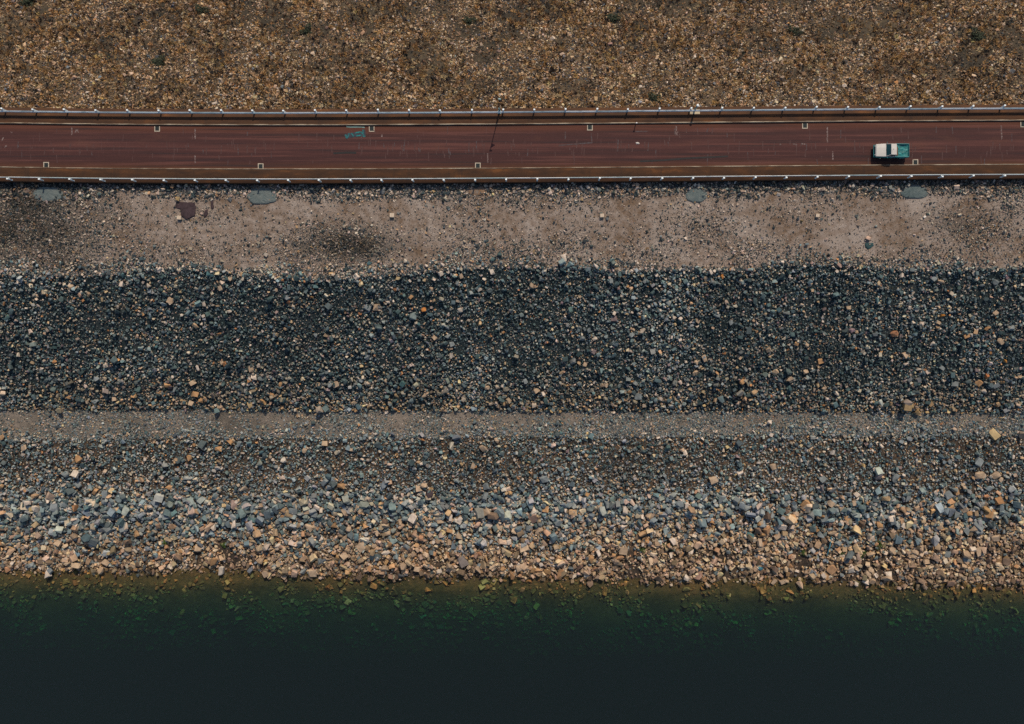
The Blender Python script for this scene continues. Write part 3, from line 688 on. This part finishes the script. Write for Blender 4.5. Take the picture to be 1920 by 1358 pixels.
# ------------------------------------------------------------------ marks on the road (flat paint laid 4 mm above it)
def road_z(y, x):
    q = (yy(234.2) - (y - bend(x))) / (yy(234.2) - yy(316.2)); return .05 * math.sin(math.pi * min(max(q, 0), 1))
def ribbon(v, f, pts, w, dz=.006):
    pts = [Vector(((a - 960) * S, (679 - b) * S, 0)) for a, b in pts]
    k0 = len(v)
    for i, p in enumerate(pts):
        d = (pts[min(i + 1, len(pts) - 1)] - pts[max(i - 1, 0)]).normalized(); nrm_ = Vector((-d.y, d.x, 0)) * w / 2
        for s_ in (1, -1):
            q = p + nrm_ * s_; v.append((q.x, q.y, road_z(q.y, q.x) + dz))
    for i in range(len(pts) - 1):
        a = k0 + 2 * i; f.append((a, a + 1, a + 3, a + 2))
def marks(name, items, mat, dz=.006, kind=None):
    v = []; f = []
    for pts, w in items: ribbon(v, f, pts, w, dz)
    o = link(name, mesh_pd(name, v, f), mat, road)
    if kind: o['kind'] = kind
    return o
st = []; bl = []
for i in range(230):
    a = random.uniform(0, 1920); b = random.choice([random.gauss(276, 9), random.gauss(283, 8), random.uniform(243, 308)]); b = min(max(b, 240), 305)
    l = random.uniform(5, 17); k = random.uniform(-1.5, 1.5)
    (st if random.random() < .8 else bl).append(([(a, b - l / 2), (a + k * .4, b), (a + k, b + l / 2)], random.uniform(.07, .13)))
marks('pale_streaks', st, M_STREAK, .005, 'stuff'); marks('grey_streaks', bl, M_BLUEMARK, .007, 'stuff')
def small_mark(pts, w=.16): marks('chalk_mark', [(pts, w)], M_CHALK, .009)
for pts in ([(135, 238), (135, 254)], [(141, 249), (144, 243)], [(145, 243), (147, 249)], [(366, 241), (366, 262)], [(366, 292), (366, 306)], [(716, 252), (716, 257)], [(914.5, 288), (914.5, 305)],
            [(1267, 247), (1267.5, 255)], [(1268, 251), (1271, 247)], [(1268, 251), (1271, 255)], [(1268, 237), (1268, 246)], [(1551, 238), (1551, 268)], [(1561, 284), (1561.5, 300)], [(1877, 236), (1878, 262)],
            [(4, 264), (7, 258)], [(9, 277), (13, 273)], [(20, 248), (23, 249)], [(1461, 271), (1465, 271)], [(1486, 270), (1494, 272)], [(1503, 270), (1510, 271)]):
    small_mark(pts)
for pts in ([(1191, 247), (1215, 246.5)], [(464, 247), (464, 255)], [(1755, 238), (1755, 250)], [(1785, 238), (1786, 252)], [(1159, 262), (1158, 285)], [(1327, 290), (1326, 303)], [(1325, 248), (1328, 240)], [(1048, 273), (1110, 268)], [(1060, 247), (1060, 262)], [(1109, 258), (1110, 268)]):
    marks('grey_mark', [(pts, .14)], M_BLUEMARK, .010)
marks('tar_line', [([(1200, 303), (1240, 301), (1290, 297), (1330, 295), (1365, 293.5)], .22)], M_TAR, .012)
marks('tar_patch', [([(625, 288), (650, 286.5), (668, 287)], .25)], M_TAR, .012)
def gz(a, b): return (640 + a / 32, 230 + b / 32)
marks('graffiti_outline', [([gz(*q) for q in [(230, 880), (420, 790), (620, 770), (860, 730), (1080, 700), (1300, 690), (1430, 680)]], .62), ([gz(1330, 420), gz(1360, 600), gz(1360, 860)], .38)], M_NAVYP, .012)  # dark navy paint outlining the teal strokes
marks('graffiti', [([gz(*q) for q in [(225, 720), (290, 790), (300, 900), (340, 960), (400, 850), (470, 640)]], .15), ([gz(*q) for q in [(590, 640), (660, 700), (740, 820), (690, 850)]], .14),
     ([gz(*q) for q in [(820, 640), (930, 600), (1100, 580), (1230, 590), (1270, 690)]], .16), ([gz(*q) for q in [(900, 800), (1020, 790), (1190, 770)]], .17),
     ([gz(*q) for q in [(1300, 430), (1310, 600), (1330, 860), (1420, 850), (1410, 740)]], .13)], M_TEALP, .017)
marks('pale_teal_smear', [([gz(*q) for q in [(300, 250), (560, 270), (800, 270), (1000, 270), (1180, 275), (1400, 300)]], .13)], M_PALETEAL, .012)

# ------------------------------------------------------------------ lamp post, short post, kerb marker
M_GREYP = mat_plain('weathered_teal_steel', (.16, .26, .27), .5, .4, .2, 5)
M_DARK = mat_plain('dark_plastic', (.03, .032, .035), .6); M_PANEL = mat_plain('solar_cell', (.02, .03, .06), .25, 0, .2, 8, .5)
M_CONC = mat_plain('pale_concrete', (.42, .35, .24), .9, 0, .25, 2)
lx, ly = (936.5 - 960) * S, yy(211.5) + float(bend(-1.6))
root = empty('lamp_post', (lx, ly, VZ)); tag(root, 'tall slim lamp post with a small panel standing behind the upper guard rail', 'lamp post')
bm = bmesh.new(); cyl(bm, (0, 0, 0), (0, 0, 1.55), .13, .12, 12); link('base_sleeve', from_bm('base_sleeve', bm), M_GREYP, root)
bm = bmesh.new(); cyl(bm, (0, 0, 1.55), (0, 0, 5.05), .055, .045, 10); link('pole', from_bm('pole', bm), M_DARK, root)
bm = bmesh.new(); box(bm, (0, 0, .02), (.42, .42, .04), None, .01); link('base_plate', from_bm('base_plate', bm), M_GREYP, root)
bm = bmesh.new(); vs_ = [bm.verts.new(q) for q in ((.04, .02, 4.05), (.04, .02, 4.62), (.46, .02, 4.26), (.04, -.03, 4.05), (.04, -.03, 4.62), (.46, -.03, 4.26))]
for q in ((0, 1, 2), (5, 4, 3), (0, 3, 4, 1), (1, 4, 5, 2), (2, 5, 3, 0)): bm.faces.new([vs_[i] for i in q])
link('bracket', from_bm('bracket', bm), M_DARK, root)
bm = bmesh.new(); box(bm, (.10, 0, 5.02), (.34, .14, .07), Matrix.Rotation(.2, 3, 'Y'), .015); link('lamp_head', from_bm('lamp_head', bm), M_GREYP, root)

lx, ly = (1301.5 - 960) * S, yy(211.8) + float(bend(23))
root = empty('marker_post', (lx, ly, VZ)); tag(root, 'short thick teal post on a pale concrete slab behind the upper guard rail', 'post')
bm = bmesh.new(); box(bm, (.05, -.10, .015), (1.25, .62, .03), None, .008); link('concrete_slab', from_bm('concrete_slab', bm), M_CONC, root)
bm = bmesh.new(); cyl(bm, (.0, .12, 0), (.0, .12, 1.75), .12, .11, 12); link('shaft', from_bm('shaft', bm), M_GREYP, root)
bm = bmesh.new(); bmesh.ops.create_uvsphere(bm, u_segments=12, v_segments=6, radius=.17)
for v in bm.verts: v.co = Vector((v.co.x, v.co.y + .12, v.co.z * .6 + 1.76))
link('cap', from_bm('cap', bm, True), M_POST, root)

lx, ly = (1191.5 - 960) * S, yy(236.6) + float(bend(15.6))
root = empty('kerb_marker', (lx, ly, .01)); tag(root, 'small white topped marker stake standing on the road at the upper kerb', 'marker')
bm = bmesh.new(); cyl(bm, (0, 0, 0), (0, 0, .8), .05, .05, 8); link('stake', from_bm('stake', bm), M_DARK, root)
bm = bmesh.new(); box(bm, (0, 0, .88), (.20, .10, .16), None, .02); link('reflector', from_bm('reflector', bm), mat_plain('white_plastic', (.75, .75, .73), .5), root)
p_ = Vector(((1194.5 - 960) * S, (679 - 269.5) * S, .055))
bm = bmesh.new(); bmesh.ops.create_icosphere(bm, subdivisions=2, radius=.2)
for v in bm.verts: v.co = Vector((v.co.x * 1.2, v.co.y * .7, v.co.z * .4)) * (1 + .35 * math.sin(7 * v.co.x + 9 * v.co.y))
o = link('plastic_bag', from_bm('plastic_bag', bm), mat_plain('pale_plastic', (.5, .48, .44), .7)); o.location = p_; tag(o, 'small crumpled white scrap lying in the middle of the road', 'litter')

# ------------------------------------------------------------------ pickup truck (front towards -X in the photo)
M_WHITE = mat_plain('cream_white_paint', (.47, .46, .43), .45, 0, .06, 1.5, .5)
M_TEAL = mat_plain('teal_car_paint', (.012, .16, .17), .4, 0, .15, 2, .5)
M_TARP = mat_plain('teal_tarp', (.010, .15, .155), .6, 0, .45, 2.2, .4)
M_GLASS = mat_plain('dark_teal_glass', (.006, .035, .04), .08, 0, .1, 2, .6)
M_RUB = mat_plain('rubber', (.02, .02, .021), .85); M_CHROME = mat_plain('dull_chrome', (.45, .5, .52), .3, .8, .1); M_BROWN = mat_plain('brown_board', (.10, .055, .03), .8, 0, .3, 3)
tx, ty = P(1668.5, 284.5, .35)
truck = empty('pickup_truck', (tx, ty, .045), math.pi - R(.4)); tag(truck, 'two tone white and teal pickup truck driving along the road', 'pickup truck')
def loft(secs, cap=True):
    bm = bmesh.new(); rings = [[bm.verts.new(p) for p in s_] for s_ in secs]
    n = len(rings[0])
    for a, b in zip(rings[:-1], rings[1:]):
        for i in range(n): bm.faces.new((a[i], a[(i + 1) % n], b[(i + 1) % n], b[i]))
    if cap: bm.faces.new(rings[0][::-1]); bm.faces.new(rings[-1])
    return bm
def sec(x, hw, z0, z1, r=.07, crown=0.0):
    return [(x, -hw + r, z0), (x, hw - r, z0), (x, hw, z0 + r), (x, hw, z1 - r), (x, hw - r * .4, z1 - r * .3), (x, hw - r, z1), (x, hw * .4, z1 + crown), (x, 0, z1 + crown * 1.2), (x, -hw * .4, z1 + crown), (x, -hw + r, z1), (x, -hw + r * .4, z1 - r * .3), (x, -hw, z1 - r)
            , (x, -hw, z0 + r)]
link('body', from_bm('body', loft([sec(2.06, .70, .38, .74), sec(1.98, .80, .34, .80), sec(1.5, .83, .30, .83), sec(.8, .845, .28, .86), sec(-.34, .845, .28, .90)]), False), M_TEAL, truck)
link('hood', from_bm('hood', loft([sec(2.04, .70, .74, .83, .05, .01), sec(1.95, .775, .76, .90, .06, .02), sec(1.5, .80, .80, .95, .06, .03), sec(1.15, .815, .82, .99, .06, .03), sec(.80, .82, .84, 1.01, .06, .03)])), M_WHITE, truck)
def ghs(x, hw0, z0, hw1, z1): return [(x, -hw0, z0), (x, hw0, z0), (x, hw1, z1), (x, -hw1, z1)]
# greenhouse: lower ring and upper ring lofted vertically
def vloft(lo, hi):
    bm = bmesh.new(); a = [bm.verts.new(p) for p in lo]; b = [bm.verts.new(p) for p in hi]; n = len(a)
    for i in range(n): bm.faces.new((a[i], a[(i + 1) % n], b[(i + 1) % n], b[i]))
    bm.faces.new(b); bm.faces.new(a[::-1]); return bm
link('cab_shell', from_bm('cab_shell', vloft([(.55, -.80, .88), (.55, .80, .88), (-.66, .81, .88), (-.66, -.81, .88)], [(.53, -.80, 1.02), (.53, .80, 1.02), (-.65, .80, 1.02), (-.65, -.80, 1.02)])), M_WHITE, truck)
cab = empty('cab_glass', (0, 0, 0)); cab.parent = truck
link('windscreen', from_bm('windscreen', vloft([(.50, -.75, 1.02), (.57, 0, 1.02), (.50, .75, 1.02), (.30, .75, 1.02), (.30, -.75, 1.02)], [(.04, -.65, 1.40), (.09, 0, 1.41), (.04, .65, 1.40), (-.04, .65, 1.40), (-.04, -.65, 1.40)])), M_GLASS, cab)
link('side_glass', from_bm('side_glass', vloft([(.28, -.765, 1.02), (.28, .765, 1.02), (-.56, .765, 1.02), (-.56, -.765, 1.02)], [(-.05, -.67, 1.39), (-.05, .67, 1.39), (-.53, .67, 1.39), (-.53, -.67, 1.39)])), M_GLASS, cab)
link('rear_glass', from_bm('rear_glass', vloft([(-.57, -.62, 1.04), (-.57, .62, 1.04), (-.645, .62, 1.04), (-.645, -.62, 1.04)], [(-.54, -.58, 1.37), (-.54, .58, 1.37), (-.61, .58, 1.37), (-.61, -.58, 1.37)])), M_GLASS, cab)
bm = loft([[(.07, y_, z_) for y_, z_ in q] for q in [[(-.64, 1.39), (.64, 1.39), (.62, 1.43), (0, 1.455), (-.62, 1.43)]]] + [[(x_, y_ * k_, z_) for y_, z_ in [(-.68, 1.39), (.68, 1.39), (.65, 1.455), (0, 1.485), (-.65, 1.455)]] for x_, k_ in ((-.02, 1), (-.30, 1.02), (-.55, 1.0))] + [[(-.63, y_, z_) for y_, z_ in [(-.64, 1.38), (.64, 1.38), (.62, 1.42), (0, 1.44), (-.62, 1.42)]]])
roof = link('roof', from_bm('roof', bm, False), M_WHITE, truck)
bm = bmesh.new(); cyl(bm, (-.2, 0, 1.475), (-.2, 0, 1.515), .05, .03, 8); link('roof_vent', from_bm('roof_vent', bm), M_DARK, roof)
for sy in (-1, 1):
    bm = bmesh.new(); cyl(bm, (.53, sy * .775, 1.01), (.05, sy * .665, 1.40), .030, .030, 6); link('windscreen_pillar', from_bm('windscreen_pillar', bm), M_WHITE, truck)
    bm = bmesh.new(); cyl(bm, (-.60, sy * .78, 1.01), (-.57, sy * .67, 1.40), .055, .045, 6); link('rear_pillar', from_bm('rear_pillar', bm), M_WHITE, truck)
    bm = bmesh.new(); box(bm, (.02, sy * .846, .64), (1.02, .012, .44), None, .005); d_ = link('door', from_bm('door', bm), M_TEAL, truck)
    bm = bmesh.new(); box(bm, (-.36, sy * .862, .80), (.15, .022, .03), None, .006); link('door_handle', from_bm('door_handle', bm), M_CHROME, d_)
    bm = bmesh.new(); box(bm, (.40, sy * .93, 1.05), (.05, .16, .10), None, .015); cyl(bm, (.42, sy * .80, .98), (.40, sy * .90, 1.03), .012, .012, 6); link('wing_mirror', from_bm('wing_mirror', bm), M_TEAL, truck)
    bm = bmesh.new(); cyl(bm, (2.02, sy * .54, .66), (2.09, sy * .54, .66), .10, .10, 14); link('headlight', from_bm('headlight', bm), M_CHROME, truck)
    bm = bmesh.new(); box(bm, (-2.115, sy * .70, .62), (.03, .12, .20), None, .01); link('tail_light', from_bm('tail_light', bm), mat_plain('red_lens', (.3, .02, .015), .3), truck)
    bm = bmesh.new(); box(bm, (-1.235, sy * .80, .72), (1.73, .09, .52), None, .02); link('bed_side', from_bm('bed_side', bm), M_TEAL, truck)
    bm = loft([[(-1.38 + q * .42, sy * .845, .52), (-1.38 + q * .42, sy * (.845 + .085 * math.cos(q * 1.45)), .52), (-1.38 + q * .42, sy * (.845 + .085 * math.cos(q * 1.45)), .56 + .14 * math.cos(q * 1.45)), (-1.38 + q * .42, sy * .845, .60 + .16 * math.cos(q * 1.45))] for q in (-1, -.6, 0, .6, 1)])
    link('rear_wheel_arch', from_bm('rear_wheel_arch', bm), M_TEAL, truck)
    for wx in (1.28, -1.38):
        w_ = empty('wheel', (wx, sy * .77, .31)); w_.parent = truck
        bm = bmesh.new(); cyl(bm, (0, -.09, 0), (0, .09, 0), .31, .31, 20)
        bmesh.ops.bevel(bm, geom=[e for e in bm.edges if abs((e.verts[0].co.y - e.verts[1].co.y)) < 1e-4], offset=.03, segments=2, affect='EDGES'); link('tyre', from_bm('tyre', bm), M_RUB, w_)
        bm = bmesh.new(); cyl(bm, (0, sy * .075, 0), (0, sy * .10, 0), .18, .15, 14); link('rim', from_bm('rim', bm), M_CHROME, w_)
for o in list(truck.children):
    if o.name.split('.')[0] in ('cab_shell', 'cab_glass', 'roof', 'windscreen_pillar', 'rear_pillar', 'door', 'wing_mirror'): o.location.x += .29
bm = bmesh.new(); box(bm, (2.11, 0, .47), (.10, 1.56, .14), None, .03); link('front_bumper', from_bm('front_bumper', bm), M_TEAL, truck)
bm = bmesh.new(); box(bm, (2.045, 0, .64), (.05, .86, .16), None, .01); link('grille', from_bm('grille', bm), M_DARK, truck)
bm = bmesh.new(); box(bm, (-2.14, 0, .46), (.09, 1.5, .12), None, .02); link('rear_bumper', from_bm('rear_bumper', bm), M_TEAL, truck)
bm = bmesh.new(); box(bm, (-2.09, 0, .74), (.05, 1.62, .46), None, .015); link('tailgate', from_bm('tailgate', bm), M_TEAL, truck)
bm = bmesh.new(); box(bm, (-.39, 0, .74), (.05, 1.50, .50), None, .01); link('bed_front', from_bm('bed_front', bm), M_TEAL, truck)
bm = bmesh.new(); box(bm, (-1.23, 0, .44), (1.66, 1.50, .08)); link('bed_floor', from_bm('bed_floor', bm), M_TEAL, truck)
gx, gy = np.meshgrid(np.linspace(-2.05, -.42, 30), np.linspace(-.74, .74, 28))
me = grid_mesh('tarp', gx, gy, .83 + .22 * (fbm(gx * 1.0 + gy * .5, gy, .42, 5) - .5) + .10 * (fbm(gx, gy, .16, 9) - .5)); 
o = link('load_tarp', me, M_TARP, truck)
bm = bmesh.new(); box(bm, (-.62, .10, .93), (.16, 1.1, .05), None, .01); o = link('plank', from_bm('plank', bm), M_BROWN); o.parent = None
o.matrix_world = Matrix.Translation(truck.location) @ Matrix.Rotation(math.pi - R(.4), 4, 'Z'); tag(o, 'brown plank lying across the teal load behind the cab', 'plank')

# ------------------------------------------------------------------ splash aprons of fine grey gravel at the wall foot
def apron(px, py, rx, ry, col, seed, label):
    p = ground(px, py); rx *= S; ry *= S; v = [(0, 0, .10)]; f = []; n = 40; rings = [.35, .65, .88, 1.0, 1.05]
    for k, q in enumerate(rings):
        for i in range(n):
            a = 2 * math.pi * i / n; ir = 1 + .22 * (float(fbm(math.cos(a) * 2 + seed * 9, math.sin(a) * 2, .9, seed)) - .5) * (q > .3)
            ax = abs(math.cos(a)) ** .8 * math.copysign(1, math.cos(a)); ay = abs(math.sin(a)) ** .8 * math.copysign(1, math.sin(a))
            h = (.10, .085, .06, .02, -.15)[k]
            v.append((ax * rx * q * ir, ay * ry * q * ir, h + .04 * (random.random() - .5)))
    for i in range(n): f.append((0, 1 + i, 1 + (i + 1) % n))
    for k in range(len(rings) - 1):
        for i in range(n):
            a = 1 + k * n; b = 1 + (k + 1) * n; j = (i + 1) % n; f.append((a + i, b + i, b + j, a + j))
    me = mesh_pd('splash_apron', v, f)
    o = link('splash_apron', me, col); o.location = p; tag(o, label, 'gravel apron', 'drain splash aprons at the wall foot')
M_APR = mat_ground('apron_gravel', (.070, .100, .104), (.100, .130, .132), (.13, .155, .152), .45, 1.3)
M_APR2 = mat_ground('apron_orange', (.17, .11, .07), (.22, .14, .085), (.18, .16, .14), .35, 2.2)
apron(91, 362, 28, 15, M_APR, 1, 'grey gravel splash apron at the wall foot, leftmost of the row')
apron(492, 365, 29, 17, M_APR, 2, 'large rounded grey gravel splash apron below the second lower drain')
apron(895, 357, 17, 9, M_APR2, 3, 'small orange tinged gravel splash apron below the third lower drain')
apron(1305, 364, 20, 14, M_APR, 4, 'squarish grey gravel splash apron right of the photo middle')
apron(1714, 358, 26, 14, M_APR, 5, 'smooth oval grey gravel splash apron below the drain beside the pickup')

# ------------------------------------------------------------------ marker blocks, dark patches and scraps on the bench
def block(px, py, w, label, col=(.52, .43, .33)):
    p = ground(px, py); bm = bmesh.new(); box(bm, (0, 0, .14), (w, w * .95, .42), None, .03)
    o = link('marker_block', from_bm('marker_block', bm), mat_plain('block_concrete', col, .9, 0, .15, 4)); o.location = p; o.rotation_euler = (0, 0, random.uniform(-.1, .15))
    tag(o, label, 'concrete block', 'concrete marker blocks on the bench')
block(337.5, 409, .5, 'small pale concrete block at the foot of the dark maroon patch')
block(735.5, 404.5, .55, 'small pale concrete block on the dirt above the dark gravel patch')
block(1128.5, 405, .48, 'pale pinkish concrete block alone on the dirt near the photo middle')
block(1531.5, 405, .45, 'pale square concrete block ringed by dark stones on the bench')
def patch(px, poly, h, mat, label, name='dark_patch', cat='ground patch'):
    cx = sum(q[0] for q in poly) / len(poly); cy2 = sum(q[1] for q in poly) / len(poly); p = ground(cx, cy2)
    bm = bmesh.new(); pts = []
    for i, q in enumerate(poly):
        r_ = poly[(i + 1) % len(poly)]
        for k in range(4):
            tt_ = k / 4; pts.append(((q[0] * (1 - tt_) + r_[0] * tt_ - cx + random.uniform(-.5, .5)) * S, -(q[1] * (1 - tt_) + r_[1] * tt_ - cy2 + random.uniform(-.5, .5)) * S))
    c_ = bm.verts.new((0, 0, h)); ring = [[bm.verts.new((a * k, b * k, z_ + random.uniform(-.012, .012))) for a, b in pts] for k, z_ in ((.5, h), (.85, h * .8), (1.0, h * .35), (1.03, -.2))]
    n = len(pts)
    for i in range(n): bm.faces.new((c_, ring[0][i], ring[0][(i + 1) % n]))
    for a, b in zip(ring[:-1], ring[1:]):
        for i in range(n): bm.faces.new((a[i], b[i], b[(i + 1) % n], a[(i + 1) % n]))
    o = link(name, from_bm(name, bm), mat); o.location = p; tag(o, label, cat); return o
M_MAROON = mat_plain('dark_maroon_earth', (.042, .028, .032), .9, 0, .3, 2.5)
patch(0, [(328, 378), (350, 376), (367, 378), (368, 390), (365, 404), (350, 411), (340, 405), (338, 392), (329, 390)], .11, M_MAROON, 'large dark maroon patch of earth on the bench above a pale block')
patch(0, [(384, 395), (390, 392), (390, 402), (384, 408), (381, 403)], .11, M_MAROON, 'small dark oval patch right of the large maroon patch')
patch(0, [(396, 374), (400, 375), (401, 391), (397, 393), (395, 384)], .11, M_MAROON, 'narrow dark upright patch furthest right of the maroon patches')
M_DKTEAL = mat_plain('dark_teal_sheet', (.012, .045, .05), .6, 0, .3, 3); M_BLUE = mat_plain('faded_blue_plastic', (.05, .17, .22), .6, 0, .25, 4)
patch(0, [(1621, 456), (1637, 455), (1639, 461), (1628, 468), (1622, 463)], .10, M_DKTEAL, 'dark teal sheet crumpled beside a pale stone on the bench', 'crumpled_sheet', 'plastic sheet')
def rock(px, py, ln, col, label, name='loose_stone'):
    p = ground(px, py); L = ln * S * (CAM_H - p.z) / CAM_H
    o = bpy.data.objects.new(name, STONES[random.randrange(16)]); COL.objects.link(o); o.location = p + Vector((0, 0, L * .2)); o.scale = (L, L, L * .9); o.rotation_euler = (.1, .1, random.uniform(0, 6)); o['scol'] = [*col, 1.0]
    tag(o, label, 'stone'); return o
rock(1627, 447, 12, (.42, .30, .23), 'pinkish pale stone standing above the dark teal sheet on the bench')
rock(1733, 407, 6, (.62, .58, .52), 'small bright white stone alone on the bench below the pickup side')
rock(499, 478, 10, (.38, .33, .27), 'pale rounded stone lying on the bare dirt left of the dark gravel')
def stick(a, b, w, mat, label):
    pa, pb = ground(*a), ground(*b); bm = bmesh.new(); mid = (pa + pb) / 2 + Vector((.06, 0, .12))
    cyl(bm, pa + Vector((0, 0, .35)), mid + Vector((0, 0, .3)), w, w * .9, 7); cyl(bm, mid + Vector((0, 0, .3)), pb + Vector((0, 0, .35)), w * .9, w * .5, 7)
    o = link('driftwood_stick', from_bm('driftwood_stick', bm), mat); tag(o, label, 'stick')
stick((1557, 1006), (1549, 1041), .11, M_BLUE, 'thin bluish stick lying upright among shore stones near green grass')
stick((495, 1000), (498, 1019), .12, mat_plain('grey_stick', (.22, .28, .28), .8), 'short pale grey stick on the shore stones above the waterline')
def scrap(px, py, w, mat, label):
    p = ground(px, py); gx, gy = np.meshgrid(np.linspace(-w, w, 9), np.linspace(-w * .7, w * .7, 8))
    me = grid_mesh('plastic_scrap', gx, gy, .42 + .5 * w * (fbm(gx + px, gy, .5, 3) - .3) - .35 * (gx ** 2 + gy ** 2) / w ** 2); o = link('plastic_scrap', me, mat); o.location = p; tag(o, label, 'litter')
scrap(130, 1064, .5, M_BLUE, 'crumpled blue plastic scrap at the waterline on the left shore')
scrap(1424, 1064, .55, M_BLUE, 'crumpled blue plastic scrap among tan stones close to the water')

# ------------------------------------------------------------------ plants
M_LEAFD = mat_plain('dark_shrub_leaf', (.030, .040, .022), .8, 0, .5, 3); M_LEAFG = mat_plain('green_weed_leaf', (.055, .095, .020), .8, 0, .4, 3); M_STEM = mat_plain('shrub_stem', (.08, .055, .035), .9)
def shrub(px, py, r, h, leaf, label, name, cat, n=260):
    p = ground(px, py); root = empty(name, p); tag(root, label, cat)
    v = []; f = []
    for i in range(n):
        a = random.uniform(0, 6.28); d = r * math.sqrt(random.random()) * (.75 + .4 * math.sin(3 * a + px)); zz = h * random.random() * (1.1 - .6 * d / r)
        c_ = Vector((d * math.cos(a), d * math.sin(a), .05 + zz)); l = random.uniform(.10, .24) * max(.7, min(1.2, r)); q = Matrix.Rotation(random.uniform(0, 6.28), 3, 'Z') @ Matrix.Rotation(random.uniform(-1.0, 1.0), 3, 'X')
        k = len(v)
        for u in ((-l, 0, 0), (0, l * .35, .02), (l, 0, 0), (0, -l * .35, .02)): v.append(c_ + q @ Vector(u))
        f.append((k, k + 1, k + 2, k + 3))
    link('foliage', mesh_pd('foliage', v, f), leaf, root)
    bm = bmesh.new()
    for i in range(5): a = i * 1.3; cyl(bm, (0, 0, -.1), (r * .5 * math.cos(a), r * .5 * math.sin(a), h * .7), .03, .012, 5)
    link('stem', from_bm('stem', bm), M_STEM, root)
for a in ((1150, 38, 1.0, .8, 'round dark green shrub near the top edge right of the middle'), (576, 60, .95, .6, 'dark brown low shrub near the top edge left of the middle'), (55, 6, 1.2, .8, 'dark shrub at the top left corner of the slope'),
          (880, 42, .9, .6, 'dark sprawling shrub on the slope above the lamp post'), (1226, 186, .9, .4, 'low dark shrub just above the upper guard rail right of the lamp post'), (378, 22, 1.0, .6, 'dark shrub near the top edge between the two leftmost shrubs'),
          (1490, 62, 1.0, .6, 'dark shrub on the slope above the fourth upper drain'), (1830, 70, 1.2, .7, 'wide dark shrub on the slope near the right edge'), (300, 118, 1.1, .5, 'flat dark shrub midway down the slope on the left')):
    shrub(*a[:4], M_LEAFD, a[4], 'dark_shrub', 'shrub')
for a in ((1648, 1022, .75, .5, 'bright green weed clump among shore stones left of the large slabs'), (1580, 1034, .6, .4, 'small yellow green weed clump below the grey stone by the bluish stick'), (1505, 1036, .5, .4, 'dim green weed clump left of the bluish stick'),
          (1255, 1022, .9, .4, 'dark green weed clump between tan stones near the middle of the shore'), (1205, 1030, .7, .4, 'dark green weeds left of the larger weed clump mid shore'), (1615, 1038, .7, .4, 'dull green weed clump just right of the yellow green clump'), (310, 1017, .5, .35, 'tiny green weed clump on the left shore beside a long stone'), (420, 1021, .45, .35, 'tiny green weed clump right of the pinkish shore stones')):
    shrub(*a[:4], M_LEAFG, a[4], 'green_weeds', 'weeds', 150)
